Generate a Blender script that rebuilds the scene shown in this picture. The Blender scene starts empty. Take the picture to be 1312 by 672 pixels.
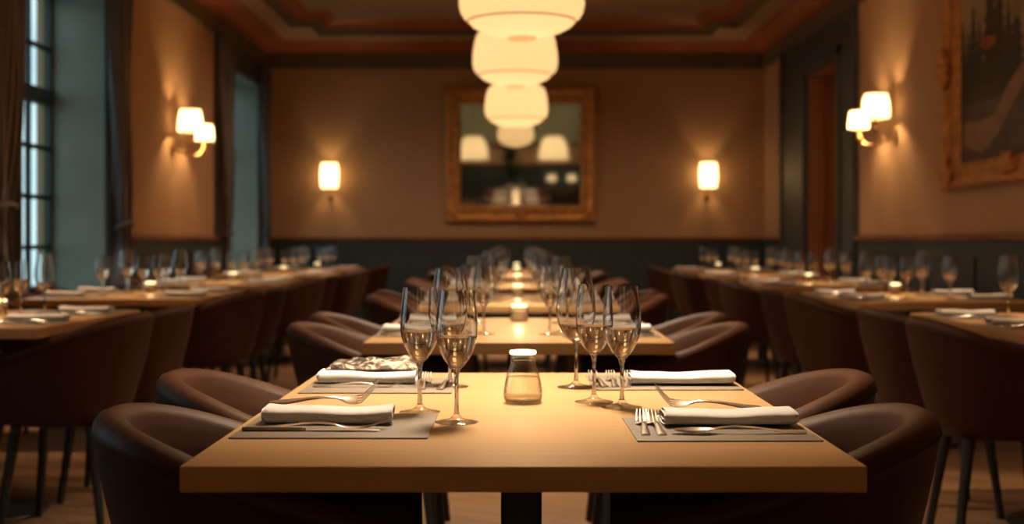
import bpy, bmesh, math, random
from mathutils import Vector, Matrix
PI = math.pi
random.seed(7)
SC = bpy.context.scene
COL = SC.collection

# ------------------------------------------------------------------ materials
def nodes_of(m):
    m.use_nodes = True
    return m.node_tree.nodes, m.node_tree.links

def P(m):
    return m.node_tree.nodes['Principled BSDF']

def mat(name, col, rough=0.6, metal=0.0, var=0.0, vscale=8.0, bump=0.0, bscale=60.0, spec=0.5, stretch=None, sheen=0.0):
    m = bpy.data.materials.new(name)
    n, l = nodes_of(m)
    b = P(m)
    b.inputs['Base Color'].default_value = (*col, 1)
    b.inputs['Roughness'].default_value = rough
    b.inputs['Metallic'].default_value = metal
    b.inputs['Specular IOR Level'].default_value = spec
    if sheen:
        b.inputs['Sheen Weight'].default_value = sheen
    tc = n.new('ShaderNodeTexCoord')
    mp = n.new('ShaderNodeMapping')
    if stretch: mp.inputs['Scale'].default_value = stretch
    l.new(tc.outputs['Object'], mp.inputs['Vector'])
    if var > 0:
        no = n.new('ShaderNodeTexNoise')
        no.inputs['Scale'].default_value = vscale
        no.inputs['Detail'].default_value = 5
        l.new(mp.outputs[0], no.inputs['Vector'])
        r = n.new('ShaderNodeValToRGB')
        r.color_ramp.elements[0].position = 0.3
        r.color_ramp.elements[1].position = 0.7
        r.color_ramp.elements[0].color = (*[c*(1-var) for c in col], 1)
        r.color_ramp.elements[1].color = (*[min(1, c*(1+var)) for c in col], 1)
        l.new(no.outputs['Fac'], r.inputs[0])
        l.new(r.outputs[0], b.inputs['Base Color'])
    if bump > 0:
        nb = n.new('ShaderNodeTexNoise')
        nb.inputs['Scale'].default_value = bscale
        nb.inputs['Detail'].default_value = 3
        l.new(mp.outputs[0], nb.inputs['Vector'])
        bp = n.new('ShaderNodeBump')
        bp.inputs['Strength'].default_value = bump
        bp.inputs['Distance'].default_value = 0.004
        l.new(nb.outputs['Fac'], bp.inputs['Height'])
        l.new(bp.outputs[0], b.inputs['Normal'])
    return m

def emit(name, col, strength, base=(0.8, 0.7, 0.5)):
    m = bpy.data.materials.new(name)
    n, l = nodes_of(m)
    b = P(m)
    b.inputs['Base Color'].default_value = (*base, 1)
    b.inputs['Roughness'].default_value = 0.7
    b.inputs['Emission Color'].default_value = (*col, 1)
    b.inputs['Emission Strength'].default_value = strength
    return m

def shade_mat(name, col, strength, tcol):
    """lit fabric: diffuse transmission of the bulb inside plus an even glow"""
    m = bpy.data.materials.new(name)
    n, l = nodes_of(m)
    out = n['Material Output']
    tr = n.new('ShaderNodeBsdfTranslucent'); tr.inputs[0].default_value = (*tcol, 1)
    df = n.new('ShaderNodeBsdfDiffuse'); df.inputs[0].default_value = (*tcol, 1)
    mx = n.new('ShaderNodeMixShader'); mx.inputs[0].default_value = 0.35
    l.new(tr.outputs[0], mx.inputs[1]); l.new(df.outputs[0], mx.inputs[2])
    em = n.new('ShaderNodeEmission'); em.inputs[0].default_value = (*col, 1); em.inputs[1].default_value = strength
    ad = n.new('ShaderNodeAddShader')
    l.new(mx.outputs[0], ad.inputs[0]); l.new(em.outputs[0], ad.inputs[1])
    l.new(ad.outputs[0], out.inputs['Surface'])
    return m

def thin_glass(name, tint=(1, 1, 1), ior=1.5, rough=0.0, gain=1.0):
    m = bpy.data.materials.new(name)
    n, l = nodes_of(m)
    out = n['Material Output']
    tr = n.new('ShaderNodeBsdfTransparent'); tr.inputs[0].default_value = (*tint, 1)
    gl = n.new('ShaderNodeBsdfGlossy'); gl.inputs['Roughness'].default_value = rough
    fr = n.new('ShaderNodeFresnel')
    ge = n.new('ShaderNodeNewGeometry')   # same reflectance on both faces of a thin wall
    mr_ = n.new('ShaderNodeMapRange'); mr_.inputs['To Min'].default_value = ior; mr_.inputs['To Max'].default_value = 1/ior
    l.new(ge.outputs['Backfacing'], mr_.inputs['Value']); l.new(mr_.outputs['Result'], fr.inputs[0])
    mu = n.new('ShaderNodeMath'); mu.operation = 'MULTIPLY'; mu.inputs[1].default_value = gain; mu.use_clamp = True
    l.new(fr.outputs[0], mu.inputs[0])
    mx = n.new('ShaderNodeMixShader')
    l.new(mu.outputs[0], mx.inputs[0]); l.new(tr.outputs[0], mx.inputs[1]); l.new(gl.outputs[0], mx.inputs[2])
    l.new(mx.outputs[0], out.inputs['Surface'])
    return m

def solid_glass(name, col, ior, rough=0.0):
    m = bpy.data.materials.new(name)
    n, l = nodes_of(m)
    g = n.new('ShaderNodeBsdfGlass')
    g.inputs['Color'].default_value = (*col, 1); g.inputs['IOR'].default_value = ior; g.inputs['Roughness'].default_value = rough
    l.new(g.outputs[0], n['Material Output'].inputs['Surface'])
    return m

def wood_mat(name, c0, c1, rough, axis='Y', scale=1.0):
    m = bpy.data.materials.new(name)
    n, l = nodes_of(m)
    b = P(m)
    tc = n.new('ShaderNodeTexCoord'); mp = n.new('ShaderNodeMapping')
    s = {'X': (1.5, 22, 22), 'Y': (22, 1.5, 22), 'Z': (22, 22, 1.5)}[axis]
    mp.inputs['Scale'].default_value = tuple(v*scale for v in s)
    oi = n.new('ShaderNodeObjectInfo')
    cb = n.new('ShaderNodeCombineXYZ')
    mm = n.new('ShaderNodeMath'); mm.operation = 'MULTIPLY'; mm.inputs[1].default_value = 37.0
    l.new(oi.outputs['Random'], mm.inputs[0])
    for i in range(3): l.new(mm.outputs[0], cb.inputs[i])
    l.new(tc.outputs['Object'], mp.inputs['Vector']); l.new(cb.outputs[0], mp.inputs['Location'])
    no = n.new('ShaderNodeTexNoise'); no.inputs['Scale'].default_value = 1.0; no.inputs['Detail'].default_value = 8; no.inputs['Distortion'].default_value = 0.6
    l.new(mp.outputs[0], no.inputs['Vector'])
    r = n.new('ShaderNodeValToRGB')
    r.color_ramp.elements[0].position = 0.35; r.color_ramp.elements[1].position = 0.68
    r.color_ramp.elements[0].color = (*c0, 1); r.color_ramp.elements[1].color = (*c1, 1)
    l.new(no.outputs['Fac'], r.inputs[0]); l.new(r.outputs[0], b.inputs['Base Color'])
    b.inputs['Roughness'].default_value = rough
    bp = n.new('ShaderNodeBump'); bp.inputs['Strength'].default_value = 0.08; bp.inputs['Distance'].default_value = 0.002
    l.new(no.outputs['Fac'], bp.inputs['Height']); l.new(bp.outputs[0], b.inputs['Normal'])
    return m

M = {}
M['wall'] = mat('plaster', (0.43, 0.262, 0.138), 0.85, var=0.06, vscale=1.5, bump=0.05, bscale=40)
M['wall_upper_green'] = mat('sage_plaster', (0.20, 0.21, 0.13), 0.85, var=0.05, vscale=2)
M['teal'] = mat('teal_paint', (0.026, 0.047, 0.052), 0.5, var=0.06, vscale=5)
M['reveal'] = mat('reveal_paint', (0.24, 0.31, 0.275), 0.7, var=0.12, vscale=2.5)
M['casing'] = mat('casing_paint', (0.036, 0.048, 0.044), 0.5, var=0.06, vscale=5)
M['frieze'] = mat('frieze_paint', (0.12, 0.09, 0.055), 0.6, var=0.05, vscale=4)
M['red'] = mat('terracotta_paint', (0.34, 0.09, 0.032), 0.55, var=0.08, vscale=6)
M['soffit'] = mat('soffit_paint', (0.46, 0.31, 0.20), 0.8, var=0.04, vscale=3)
M['ceiling'] = mat('ceiling_paint', (0.36, 0.25, 0.15), 0.85, var=0.08, vscale=2)
M['railwood'] = wood_mat('rail_wood', (0.16, 0.055, 0.02), (0.25, 0.095, 0.04), 0.4, 'Y')
M['doorbrown'] = mat('passage_paint', (0.33, 0.14, 0.06), 0.7, var=0.06, vscale=3)
M['oak'] = wood_mat('oak_top', (0.455, 0.272, 0.126), (0.515, 0.322, 0.154), 0.30, 'X')
M['oakedge'] = M['oak']
M['leather'] = mat('brown_leather', (0.048, 0.0168, 0.0076), 0.54, var=0.12, vscale=6, bump=0.12, bscale=420, spec=0.22)
M['piping'] = mat('piping_leather', (0.04, 0.018, 0.010), 0.75, var=0.05, spec=0.15)
M['black'] = mat('black_metal', (0.012, 0.012, 0.014), 0.45, var=0.05)
M['linen'] = mat('white_linen', (0.62, 0.59, 0.58), 0.85, var=0.02, vscale=30, bump=0.25, bscale=500, sheen=0.2)
M['matleather'] = mat('placemat_leather', (0.20, 0.165, 0.13), 0.42, var=0.05, vscale=30, bump=0.08, bscale=300)
M['steel'] = mat('cutlery_steel', (0.80, 0.76, 0.70), 0.27, 1.0)
M['darksteel'] = mat('knife_handle', (0.05, 0.045, 0.04), 0.3, 0.2)
M['gold'] = mat('gilt_wood', (0.50, 0.235, 0.058), 0.38, 0.3, var=0.35, vscale=14, bump=0.5, bscale=45)
M['brass'] = mat('aged_brass', (0.50, 0.30, 0.12), 0.3, 1.0, var=0.1)
M['glass'] = solid_glass('wine_glass', (1, 1, 1), 1.48)
M['footglass'] = thin_glass('glass_foot', (0.975, 0.97, 0.96), 1.5, 0.03, 1.6)
M['pane'] = thin_glass('window_glass', (0.92, 0.97, 0.97), 1.45)
M['jar'] = thin_glass('jar_glass', (0.97, 0.96, 0.94), 1.5, 0.02, 1.4)
M['stem'] = solid_glass('stem_glass', (0.98, 0.97, 0.95), 1.48)
M['wine'] = solid_glass('wine_liquid', (1.0, 0.98, 0.95), 1.33)
M['wax'] = mat('candle_wax', (0.66, 0.50, 0.30), 0.45, var=0.08, vscale=40)
P(M['wax']).inputs['Subsurface Weight'].default_value = 0.0
M['glow'] = emit('candle_glow', (1.0, 0.80, 0.42), 2.6)
M['shade'] = shade_mat('pendant_fabric', (1.0, 0.68, 0.34), 0.36, (0.85, 0.72, 0.50))
M['dome'] = shade_mat('dome_fabric', (1.0, 0.67, 0.33), 0.2, (0.8, 0.7, 0.5))
M['diffuser'] = shade_mat('pendant_diffuser', (1.0, 0.68, 0.34), 0.40, (0.85, 0.72, 0.50))
M['band'] = mat('shade_seam', (0.42, 0.27, 0.13), 0.7)
M['sconce'] = shade_mat('sconce_fabric', (1.0, 0.68, 0.34), 1.0, (0.40, 0.34, 0.24))
M['sconce_end'] = shade_mat('end_wall_sconce_fabric', (1.0, 0.66, 0.30), 2.6, (0.45, 0.40, 0.30))
M['curtain'] = mat('curtain_cloth', (0.085, 0.078, 0.078), 0.8, var=0.12, vscale=5, sheen=0.3, bump=0.1, bscale=200)
M['curtainteal'] = mat('curtain_lining', (0.16, 0.24, 0.27), 0.8, var=0.1, vscale=6)
M['winframe'] = mat('window_paint', (0.018, 0.032, 0.034), 0.45)
M['green'] = mat('plant_leaf', (0.05, 0.10, 0.03), 0.5, var=0.3, vscale=20)
M['pot'] = mat('plant_pot', (0.10, 0.06, 0.04), 0.5)
M['sideboard'] = mat('sideboard_wood', (0.035, 0.02, 0.014), 0.4, var=0.2)

def marbled():
    m = bpy.data.materials.new('marbled_cloth')
    n, l = nodes_of(m); b = P(m)
    tc = n.new('ShaderNodeTexCoord')
    no = n.new('ShaderNodeTexNoise'); no.inputs['Scale'].default_value = 26; no.inputs['Detail'].default_value = 6; no.inputs['Distortion'].default_value = 2.2
    l.new(tc.outputs['Object'], no.inputs['Vector'])
    r = n.new('ShaderNodeValToRGB')
    r.color_ramp.elements[0].position = 0.40; r.color_ramp.elements[0].color = (0.025, 0.02, 0.018, 1)
    r.color_ramp.elements[1].position = 0.60; r.color_ramp.elements[1].color = (0.50, 0.44, 0.36, 1)
    e = r.color_ramp.elements.new(0.5); e.color = (0.13, 0.10, 0.08, 1)
    l.new(no.outputs['Fac'], r.inputs[0]); l.new(r.outputs[0], b.inputs['Base Color'])
    b.inputs['Roughness'].default_value = 0.25
    return m
M['marbled'] = marbled()

def floor_mat():
    m = bpy.data.materials.new('parquet')
    n, l = nodes_of(m); b = P(m)
    tc = n.new('ShaderNodeTexCoord')
    mp = n.new('ShaderNodeMapping'); mp.inputs['Rotation'].default_value = (0, 0, math.radians(35))
    l.new(tc.outputs['Object'], mp.inputs['Vector'])
    br = n.new('ShaderNodeTexBrick'); br.inputs['Scale'].default_value = 1.0
    br.inputs['Brick Width'].default_value = 1.1; br.inputs['Row Height'].default_value = 0.13
    br.inputs['Mortar Size'].default_value = 0.003
    br.inputs['Color1'].default_value = (0.27, 0.145, 0.07, 1); br.inputs['Color2'].default_value = (0.37, 0.21, 0.11, 1)
    br.inputs['Mortar'].default_value = (0.05, 0.025, 0.015, 1)
    l.new(mp.outputs[0], br.inputs['Vector'])
    m2 = n.new('ShaderNodeMapping'); m2.inputs['Scale'].default_value = (2, 26, 1)
    l.new(mp.outputs[0], m2.inputs['Vector'])
    no = n.new('ShaderNodeTexNoise'); no.inputs['Scale'].default_value = 1.5; no.inputs['Detail'].default_value = 6
    l.new(m2.outputs[0], no.inputs['Vector'])
    mx = n.new('ShaderNodeMix'); mx.data_type = 'RGBA'; mx.blend_type = 'MULTIPLY'; mx.inputs[0].default_value = 0.5
    l.new(br.outputs['Color'], mx.inputs[6]); l.new(no.outputs['Fac'], mx.inputs[7])
    l.new(mx.outputs[2], b.inputs['Base Color'])
    b.inputs['Roughness'].default_value = 0.38
    return m
M['floor'] = floor_mat()

# ------------------------------------------------------------------ mesh helpers
def mesh_of(name, bm, m, smooth=True, normals=True):
    if normals: bmesh.ops.recalc_face_normals(bm, faces=bm.faces[:])
    me = bpy.data.meshes.new(name)
    bm.to_mesh(me); bm.free()
    for mm in (m if isinstance(m, (list, tuple)) else [m]): me.materials.append(mm)
    if smooth:
        for p in me.polygons: p.use_smooth = True
        try: me.set_sharp_from_angle(angle=math.radians(38))
        except Exception: pass
    return me

def link(name, me, parent=None, loc=(0, 0, 0), rot=(0, 0, 0), scale=None):
    o = bpy.data.objects.new(name, me)
    COL.objects.link(o)
    o.location = loc; o.rotation_euler = rot
    if scale: o.scale = scale
    if parent: o.parent = parent
    return o

def tagit(o, label=None, cat=None, group=None, kind=None):
    if label: o['label'] = label
    if cat: o['category'] = cat
    if group: o['group'] = group
    if kind: o['kind'] = kind
    return o

def inst(name, parts, loc, rot=(0, 0, 0), label=None, cat=None, group=None, kind=None, scale=None):
    """thing with parts; parts = [(name, mesh, [(subname, mesh)...]?)]"""
    r = link(name, None, None, loc, rot, scale)
    r.empty_display_size = 0.05
    tagit(r, label, cat, group, kind)
    for p in parts:
        o = link(p[0], p[1], r)
        if len(p) > 2:
            for q in p[2]: link(q[0], q[1], o)
    return r

def box(bm, x0, x1, y0, y1, z0, z1, bev=0.0):
    vs = [bm.verts.new((x, y, z)) for x in (x0, x1) for y in (y0, y1) for z in (z0, z1)]
    idx = [(0, 1, 3, 2), (4, 6, 7, 5), (0, 4, 5, 1), (2, 3, 7, 6), (0, 2, 6, 4), (1, 5, 7, 3)]
    fs = [bm.faces.new([vs[i] for i in f]) for f in idx]
    if bev > 0:
        es = {e for f in fs for e in f.edges}
        bmesh.ops.bevel(bm, geom=list(es), offset=bev, segments=2, affect='EDGES', profile=0.6)
    return fs

def boxmesh(name, x0, x1, y0, y1, z0, z1, m, bev=0.0):
    bm = bmesh.new(); box(bm, x0, x1, y0, y1, z0, z1, bev)
    return mesh_of(name, bm, m)

def lathe(bm, prof, seg=32, cx=0, cy=0, cap0=True, cap1=True, mi=0):
    rings = []
    for r, z in prof:
        if r < 1e-6:
            rings.append([bm.verts.new((cx, cy, z))])
        else:
            rings.append([bm.verts.new((cx+r*math.cos(2*PI*k/seg), cy+r*math.sin(2*PI*k/seg), z)) for k in range(seg)])
    for a, b in zip(rings, rings[1:]):
        if len(a) == 1 and len(b) == 1: continue
        for k in range(seg):
            k2 = (k+1) % seg
            if len(a) == 1: f = bm.faces.new((a[0], b[k], b[k2]))
            elif len(b) == 1: f = bm.faces.new((a[k], a[k2], b[0]))
            else: f = bm.faces.new((a[k], a[k2], b[k2], b[k]))
            f.material_index = mi
    if cap0 and len(rings[0]) > 1: bm.faces.new(rings[0][::-1]).material_index = mi
    if cap1 and len(rings[-1]) > 1: bm.faces.new(rings[-1]).material_index = mi

def lathe_mesh(name, prof, m, seg=32, cap0=True, cap1=True):
    bm = bmesh.new(); lathe(bm, prof, seg, cap0=cap0, cap1=cap1)
    return mesh_of(name, bm, m)

def tube(bm, pts, r, seg=8, closed=False):
    pts = [Vector(p) for p in pts]
    rs = r if isinstance(r, (list, tuple)) else [r]*len(pts)
    rings = []
    up = Vector((0, 0, 1))
    n = len(pts)
    for i, p in enumerate(pts):
        a = pts[(i-1) % n] if (closed or i > 0) else p
        b = pts[(i+1) % n] if (closed or i < n-1) else p
        t = (b-a).normalized()
        u = up.cross(t)
        if u.length < 0.05: u = Vector((1, 0, 0)).cross(t)
        u.normalize(); v = t.cross(u)
        rings.append([bm.verts.new(p+(u*math.cos(2*PI*k/seg)+v*math.sin(2*PI*k/seg))*rs[i]) for k in range(seg)])
    m = n if closed else n-1
    for i in range(m):
        a, b = rings[i], rings[(i+1) % n]
        for k in range(seg):
            bm.faces.new((a[k], a[(k+1) % seg], b[(k+1) % seg], b[k]))
    if not closed:
        bm.faces.new(rings[0][::-1]); bm.faces.new(rings[-1])

def prism(bm, poly, z0, z1):
    a = [bm.verts.new((x, y, z0)) for x, y in poly]
    b = [bm.verts.new((x, y, z1)) for x, y in poly]
    n = len(poly)
    bm.faces.new(a[::-1]); bm.faces.new(b)
    for i in range(n): bm.faces.new((a[i], a[(i+1) % n], b[(i+1) % n], b[i]))

def light(name, typ, loc, energy, col, radius=0.05, **kw):
    d = bpy.data.lights.new(name, typ); d.energy = energy; d.color = col; d.shadow_soft_size = radius
    for k, v in kw.items(): setattr(d, k, v)
    o = bpy.data.objects.new(name, d); COL.objects.link(o); o.location = loc
    return o

def sstep(t):
    t = max(0.0, min(1.0, t)); return t*t*(3-2*t)

# ------------------------------------------------------------------ room constants (metres; camera over the origin, looking +Y)
XW = 2.98; YB = 16.0; YR = -4.0
Z_RAIL = 1.07; Z_FR0 = 3.12; Z_FR1 = 3.30; Z_SOF = 3.40; Z_CEIL = 3.54
XG = 3.36          # window plane behind the wall face
WT = 0.5
def structure(name, bm, m, smooth=False, parent=None):
    o = link(name, mesh_of(name, bm, m, smooth), parent)
    if parent is None: tagit(o, kind='structure')
    return o

# floor
bm = bmesh.new(); box(bm, -XW-WT, XW+WT, YR-0.2, YB+0.2, -0.15, 0.0)
structure('floor', bm, M['floor'])

# walls
windows = [(2.25, 3.98), (8.0, 9.73), (13.77, 15.5)]
WZ0, WZ1 = 0.62, 2.85
bm = bmesh.new()
ys = YR
for a, b in windows:
    box(bm, -XW-WT, -XW, ys, a, 0, 3.75)
    box(bm, -XW-WT, -XW, a, b, 0, WZ0)
    box(bm, -XW-WT, -XW, a, b, WZ1, 3.75)
    ys = b
box(bm, -XW-WT, -XW, ys, YB, 0, 3.75)
structure('wall_left', bm, M['wall'])
DY0, DY1, DZ = 12.25, 13.6, 2.71
bm = bmesh.new()
box(bm, XW, XW+0.16, YR, DY0, 0, 3.75)
box(bm, XW, XW+0.16, DY1, YB, 0, 3.75)
box(bm, XW, XW+0.16, DY0, DY1, DZ, 3.75)
structure('wall_right', bm, M['wall'])
bm = bmesh.new(); box(bm, -XW-WT, XW+WT+1.2, YB, YB+0.2, 0, 3.75)
structure('wall_back', bm, M['wall'])
bm = bmesh.new(); box(bm, -XW-WT, XW+WT, YR-0.2, YR, 0, 1.55)
box(bm, -XW-WT, XW+WT, YR-0.2, YR, 1.63, 3.75)
for f in bm.faces:
    f.material_index = 1 if f.calc_center_median().z > 1.6 and max(v.co.z for v in f.verts) > 1.6 else 0
structure('wall_front', bm, [M['wall'], M['wall_upper_green']])
bm = bmesh.new(); box(bm, -XW, XW, YR-0.2, YR+0.04, 1.55, 1.63)
structure('trim_7', bm, M['railwood'])

# passage beyond the doorway
bm = bmesh.new()
box(bm, XW+0.16, XW+1.3, DY1, DY1+0.12, 0, 2.9)
box(bm, XW+0.16, XW+1.3, DY0-0.12, DY0, 0, 2.9)
box(bm, XW+1.18, XW+1.3, DY0, DY1, 0, 2.9)
box(bm, XW+0.16, XW+1.3, DY0-0.12, DY1+0.12, DZ, 2.9)
box(bm, XW+0.16, XW+1.3, DY0-0.12, DY1+0.12, -0.15, 0.0)
structure('wall_passage', bm, M['doorbrown'])

# ceiling with crown, soffit and notched coffer
def offset_loop(loop, o):
    n = len(loop); out = []
    for i in range(n):
        p0, p1, p2 = Vector(loop[i-1]), Vector(loop[i]), Vector(loop[(i+1) % n])
        d1 = (p1-p0).normalized(); d2 = (p2-p1).normalized()
        n1 = Vector((-d1.y, d1.x)); n2 = Vector((-d2.y, d2.x))
        k = 1+n1.dot(n2)
        out.append(tuple(p1+(n1+n2)*(o/max(k, 0.2))))
    return out
def sweep_loop(bm, loop, prof, mi=0):
    rings = []
    for o, z in prof:
        rings.append([bm.verts.new((x, y, z)) for x, y in offset_loop(loop, o)])
    n = len(loop)
    for a, b in zip(rings, rings[1:]):
        for i in range(n):
            f = bm.faces.new((a[i], a[(i+1) % n], b[(i+1) % n], b[i])); f.material_index = mi
rect = [(-XW, YR), (XW, YR), (XW, YB), (-XW, YB)]
cx0, cx1, cy0, cy1 = -2.46, 2.46, YR+0.6, 15.32
nx, ny = 0.22, 0.62
coffer = [(cx0+nx, cy0), (cx1-nx, cy0), (cx1-nx, cy0+ny), (cx1, cy0+ny), (cx1, cy1-ny), (cx1-nx, cy1-ny), (cx1-nx, cy1),
          (cx0+nx, cy1), (cx0+nx, cy1-ny), (cx0, cy1-ny), (cx0, cy0+ny), (cx0+nx, cy0+ny)]
bm = bmesh.new()
sweep_loop(bm, rect, [(0.0, Z_FR0-0.02), (0.03, Z_FR0-0.02), (0.03, Z_FR0), (0.018, Z_FR0+0.012), (0.018, Z_FR1-0.01), (0.0, Z_FR1-0.01)])
structure('trim_1', bm, M['frieze'])
bm = bmesh.new()
sweep_loop(bm, rect, [(0.0, Z_FR1-0.01), (0.05, Z_FR1-0.01), (0.055, Z_FR1+0.012), (0.09, Z_FR1+0.02), (0.14, Z_FR1+0.04), (0.20, Z_FR1+0.065), (0.235, Z_FR1+0.085), (0.26, Z_FR1+0.085), (0.27, Z_SOF), (0.31, Z_SOF+0.005)])
structure('trim_2', bm, M['red'])
bm = bmesh.new()
sweep_loop(bm, coffer, [(0.0, Z_SOF+0.002), (-0.004, Z_SOF-0.012), (0.02, Z_SOF-0.012), (0.03, Z_SOF+0.02), (0.06, Z_SOF+0.03), (0.085, Z_SOF+0.055)])
structure('trim_3', bm, M['frieze'])
bm = bmesh.new()
sweep_loop(bm, coffer, [(0.085, Z_SOF+0.055), (0.10, Z_SOF+0.052), (0.11, Z_SOF+0.085), (0.15, Z_SOF+0.105), (0.20, Z_SOF+0.13), (0.215, Z_CEIL)])
structure('trim_4', bm, M['red'])
def fill_ring(bm, outer, inner, z, mi):
    vo = [bm.verts.new((x, y, z)) for x, y in outer]
    vi = [bm.verts.new((x, y, z)) for x, y in inner] if inner else []
    es = [bm.edges.new((vo[i], vo[(i+1) % len(vo)])) for i in range(len(vo))]
    if vi: es += [bm.edges.new((vi[i], vi[(i+1) % len(vi)])) for i in range(len(vi))]
    r = bmesh.ops.triangle_fill(bm, edges=es, use_beauty=True)
    for g in r['geom']:
        if isinstance(g, bmesh.types.BMFace): g.material_index = mi
bm = bmesh.new()
fill_ring(bm, offset_loop(rect, 0.27), coffer, Z_SOF+0.001, 0)
fill_ring(bm, offset_loop(coffer, 0.20), None, Z_CEIL, 1)
box(bm, -XW-WT, XW+WT, YR-0.2, YB+0.2, 3.75, 3.85)
structure('ceiling', bm, [M['soffit'], M['ceiling']])

# wainscot, rails and baseboards
def wains(name, segs, side, panel=0.95):
    """segs of (a,b) along the wall; side in left/right/back"""
    bm = bmesh.new()
    for a, b in segs:
        n = max(1, round((b-a)/panel)); w = (b-a)/n
        def B(u0, u1, d, z0, z1):
            if side == 'left': box(bm, -XW, -XW+d, u0, u1, z0, z1)
            elif side == 'right': box(bm, XW-d, XW, u0, u1, z0, z1)
            elif side == 'front': box(bm, u0, u1, YR, YR+d, z0, z1)
            else: box(bm, u0, u1, YB-d, YB, z0, z1)
        B(a, b, 0.012, 0.14, Z_RAIL-0.02)
        B(a, b, 0.026, 0.14, 0.24); B(a, b, 0.026, Z_RAIL-0.13, Z_RAIL-0.02)
        for k in range(n+1):
            u = a+k*w
            u0, u1 = max(a, u-0.05), min(b, u+0.05)
            B(u0, u1, 0.026, 0.24, Z_RAIL-0.13)
    structure(name, bm, M['teal'])
def runs(name, segs, side, d, z0, z1, m, bev=0.006):
    bm = bmesh.new()
    for a, b in segs:
        if side == 'left': box(bm, -XW, -XW+d, a, b, z0, z1, bev)
        elif side == 'right': box(bm, XW-d, XW, a, b, z0, z1, bev)
        elif side == 'front': box(bm, a, b, YR, YR+d, z0, z1, bev)
        else: box(bm, a, b, YB-d, YB, z0, z1, bev)
    structure(name, bm, m)
casY = [(2.25-0.5, 3.98+0.45), (8.0-0.5, 9.73+0.45), (13.24, 15.93)]
Lsegs = [(YR, casY[0][0]), (casY[0][1], casY[1][0]), (casY[1][1], casY[2][0])]
Rsegs = [(YR, 11.6), (14.8, YB)]
wains('trim_5', Lsegs, 'left'); wains('trim_6', Rsegs, 'right')
wains('trim_8', [(-XW+0.03, XW-0.03)], 'back'); wains('trim_9', [(-XW+0.03, XW-0.03)], 'front')
runs('trim_10', Lsegs, 'left', 0.05, Z_RAIL-0.02, Z_RAIL+0.02, M['railwood'])
runs('trim_11', Rsegs, 'right', 0.05, Z_RAIL-0.02, Z_RAIL+0.02, M['railwood'])
runs('trim_12', [(-XW, XW)], 'back', 0.05, Z_RAIL-0.02, Z_RAIL+0.02, M['railwood'])
runs('trim_13', [(-XW, XW)], 'front', 0.05, Z_RAIL-0.02, Z_RAIL+0.02, M['railwood'])
runs('baseboard_left', [(YR, YB)], 'left', 0.03, 0, 0.14, M['teal'])
runs('baseboard_right', Rsegs, 'right', 0.03, 0, 0.14, M['teal'])
runs('baseboard_back', [(-XW, XW)], 'back', 0.03, 0, 0.14, M['teal'])

# windows
def make_window(idx, a, b, cas):
    r = link('window_%d' % idx, None); tagit(r, kind='structure')
    r.location = (-XW, (a+b)/2, 0)
    def sub(name, bm, m, parent=r):
        me = mesh_of(name, bm, m, False)
        for v in me.vertices: v.co.x += XW; v.co.y -= (a+b)/2
        o = link(name, me, parent); return o
    # lining of the reveal (painted)
    bm = bmesh.new()
    t = 0.012
    box(bm, -XG, -XW+0.001, b-t, b+0.001, WZ0, WZ1); box(bm, -XG, -XW+0.001, a-0.001, a+t, WZ0, WZ1)
    box(bm, -XG, -XW+0.001, a+t, b-t, WZ1-t, WZ1+0.001)
    sub('reveal_lining', bm, M['reveal'])
    bm = bmesh.new(); box(bm, -XG, -XW+0.05, a-0.03, b+0.03, WZ0-0.03, WZ0+0.012, 0.006)
    sub('sill', bm, M['reveal'])
    # casing on the wall face
    bm = bmesh.new()
    for (u0, u1, z0, z1) in ((cas[0], a, 0, 3.10), (b, cas[1], 0, 3.10), (a, b, WZ1, 3.10), (a, b, 0.0, WZ0-0.03)):
        box(bm, -XW-0.001, -XW+0.03, u0, u1, z0, z1, 0.004)
    for u in (cas[0], cas[1]-0.06): box(bm, -XW+0.02, -XW+0.055, u, u+0.06, 0, 3.10, 0.006)
    for u in (a-0.07, b+0.02): box(bm, -XW+0.02, -XW+0.045, u, u+0.05, WZ0, WZ1+0.05, 0.006)
    sub('casing', bm, M['casing'])
    # sash frame with glazing bars
    bm = bmesh.new()
    x0, x1 = -XG-0.05, -XG
    f = 0.05
    box(bm, x0, x1, a, a+f, WZ0, WZ1); box(bm, x0, x1, b-f, b, WZ0, WZ1)
    box(bm, x0, x1, a, b, WZ0, WZ0+f); box(bm, x0, x1, a, b, WZ1-f, WZ1)
    box(bm, x0-0.01, x1+0.015, a, b, 2.02, 2.13)
    mid = (a+b)/2
    box(bm, x0-0.01, x1+0.012, mid-0.045, mid+0.045, WZ0, WZ1)
    fr = sub('frame', bm, M['winframe'])
    bm = bmesh.new()
    for u in ((a+f+mid-0.045)/2, (b-f+mid+0.045)/2): box(bm, x0+0.01, x1-0.005, u-0.016, u+0.016, WZ0, WZ1)
    for z in (1.0, 1.356, 1.71, 2.43): box(bm, x0+0.01, x1-0.005, a, b, z-0.016, z+0.016)
    sub('glazing_bars', bm, M['winframe'])
    bm = bmesh.new(); box(bm, x0+0.022, x0+0.026, a+f, b-f, WZ0+f, WZ1-f)
    sub('pane', bm, M['pane'])
    return r
for i, (a, b) in enumerate(windows): make_window(i+1, a, b, casY[i])

# exterior: a pale rendered wall and paving across the lane, lit by the sky only
bm = bmesh.new(); box(bm, -18, -XW-WT, -20, 40, -0.6, -0.3)
o = structure('ground', bm, mat('lane_paving', (0.30, 0.31, 0.31), 0.8, var=0.1))

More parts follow.
